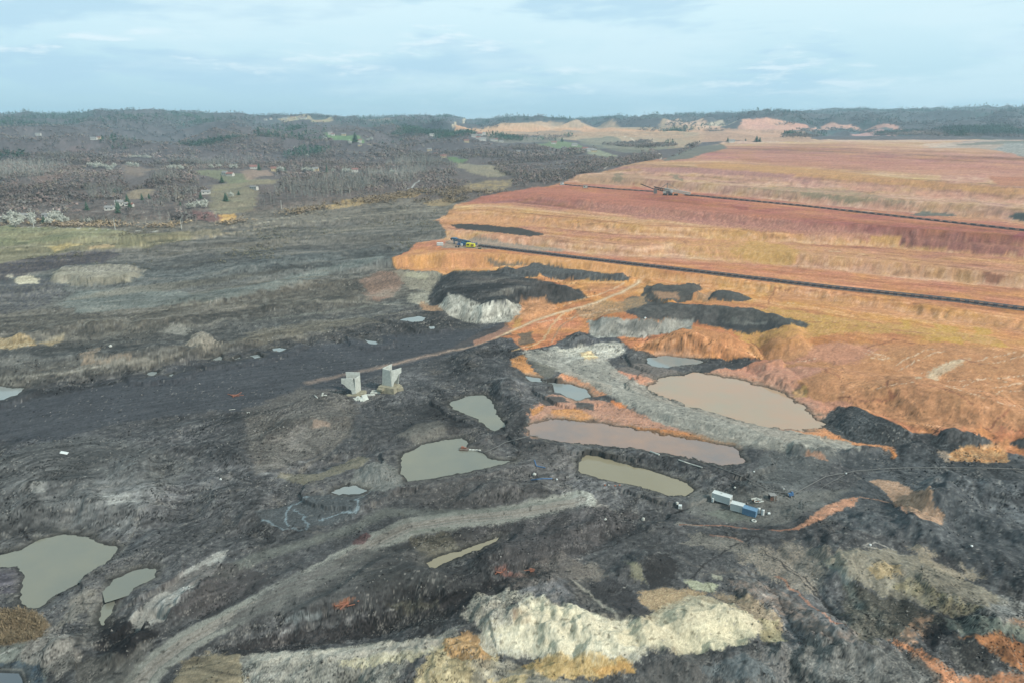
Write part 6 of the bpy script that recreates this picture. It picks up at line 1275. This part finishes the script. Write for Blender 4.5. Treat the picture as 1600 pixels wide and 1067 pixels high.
for s, h, lb in BL:
    for x, y in parse(s): tree('blossom_tree', x, y, h, lb, 'blossoming trees', 1.05)
CN = [(69, 350, 8, 'dark rounded conifer between the pale houses at far left', 1.5), (184, 333, 13, 'tall narrow dark conifer left of the white house', .8), (186, 327, 8, 'shorter dark conifer touching the white house', 1), (200, 321, 11, 'dark conifer behind the white house', 1.3), (203, 325, 8, 'small dark conifer right of the white house', 1.1), (222, 313, 8, 'dark conifer on the pale clearing, left one', 1.2), (233, 311, 7, 'dark conifer on the pale clearing, right one', 1.3), (136, 329, 9, 'dark conifer standing in brown scrub', 1.1), (135, 296, 8, 'round green conifer in the brown wood', 1.5), (179, 301, 5, 'low wide green conifer left of its pair', 2.2), (187, 301, 6, 'low green conifer right of its pair', 2),
      (314, 311, 8, 'dark conifer at the top left of the meadow', 1.3), (353, 315, 9, 'big dark cone-shaped conifer on the meadow', 1.5), (282, 322, 5, 'small dark conifer above the clearing', 1), (347, 286, 11, 'green conifer just left of the white farmhouse', 1.5), (405, 267, 13, 'dark conifer beside the red-roofed house', 1.3), (446, 270, 12, 'dark conifer in front of the cream-house blossom', 1), (511, 270, 13, 'narrow dark spire conifer in the blossoming row', .8), (502, 273, 6, 'low dark conifer left of the spire', 1.6), (555, 222, 24, 'big dark tree beside the bright green field', 1.8), (373, 305, 5, 'small dark bush on the right of the meadow', 1.6), (1182, 222, 16, 'dark tree clump on the edge of the orange plateau', 1.8), (1187, 222, 14, 'second dark tree on the edge of the orange plateau', 1.6), (1137, 222, 12, 'lone dark tree left of the buildings on the plateau', 1.4), (1165, 221, 8, 'small dark tree on the plateau edge between the clumps', 1.4), (868, 221, 14, 'dark spire on the pale green hilltop', 1.1), (878, 222, 14, 'broad dark tree on the hilltop left of the white long house', 1.6), (505, 298, 8, 'small green conifer among the poplars', 1.2)]
for x, y, h, lb, wd in CN: tree('conifer_tree', x, y, h, lb, 'single conifers', wd)
def row(s, n, kind, h, lb, grp, jit=2.0, wd=1):
    P = densify(parse(s), 2)
    for i in range(n): x, y = rnd.choice(P); tree(kind, x+rnd.uniform(-2, 2), y+rnd.uniform(-jit, jit)*.6, h, lb, grp, wd)
row("104,350 160,352 215,350", 42, 'poplar_tree', 8.5, 'bare grey poplar in the front stand behind the rim road', 'poplars behind the rim road'); row("225,322 260,318 290,314", 16, 'poplar_tree', 9, 'bare pale poplar on the pale clearing edge', 'poplars on the clearing'); row("395,330 430,318 470,306 540,304", 34, 'poplar_tree', 10, 'bare grey poplar in the dense stand left of the ochre bank', 'poplars above the ochre bank', 6); row("184,300 190,300", 3, 'poplar_tree', 12, 'tall pale twin-stemmed poplar in the brown wood', 'tall pale poplars')
row("0,300 100,305 200,335", 10, 'bare_tree', 8, 'leafless brown tree in the lower left wood', 'leafless trees', 3); row("20,268 60,262", 8, 'poplar_tree', 12, 'pale poplar on the reddish left slope', 'poplars on the left slope'); row("260,345 330,347", 12, 'bare_tree', 7, 'brown rounded leafless tree by the red clearing', 'leafless trees by the clearing'); row("640,262 720,262", 16, 'poplar_tree', 13, 'pale poplar on the slope above the orange tip', 'poplars near the orange tip', 5)
# skyline trees
row("750,191 800,188 880,187 960,185", 46, 'conifer_tree', 17, 'dark tree standing up from the skyline above the far cuts', 'trees on the skyline', 1, 1.3); row("452,183 560,186", 16, 'bare_tree', 15, 'leafless tree on the skyline near the village', 'leafless trees on the skyline', .6, 1.2); row("1010,184 1200,180", 16, 'bare_tree', 18, 'tree on the distant right skyline', 'trees on the right skyline', .5, 1.4)
#@@OBJECTS
# ---------------------------------------------------------------- air
hz = bpy.data.materials.new('haze_air'); hz.use_nodes = True; t = hz.node_tree; t.nodes.remove(t.nodes['Principled BSDF'])
v = t.nodes.new('ShaderNodeVolumePrincipled'); v.inputs['Color'].default_value = (.62, .84, .97, 1); v.inputs['Density'].default_value = 1.0e-4; v.inputs['Anisotropy'].default_value = .2
t.links.new(v.outputs[0], t.nodes['Material Output'].inputs['Volume'])
zl, zh = float(Z.min())-1, max(float(Z.max())+16, CAMH+4); xm = 9400
B = [(x, y, z) for z in (zl, zh) for y in (-60, 9300) for x in (-xm, xm)]
tag(link_mesh('haze', B, [(0, 2, 3, 1), (4, 5, 7, 6), (0, 1, 5, 4), (2, 6, 7, 3), (0, 4, 6, 2), (1, 3, 7, 5)], hz), 'thin bluish haze over the valley', kind='stuff')
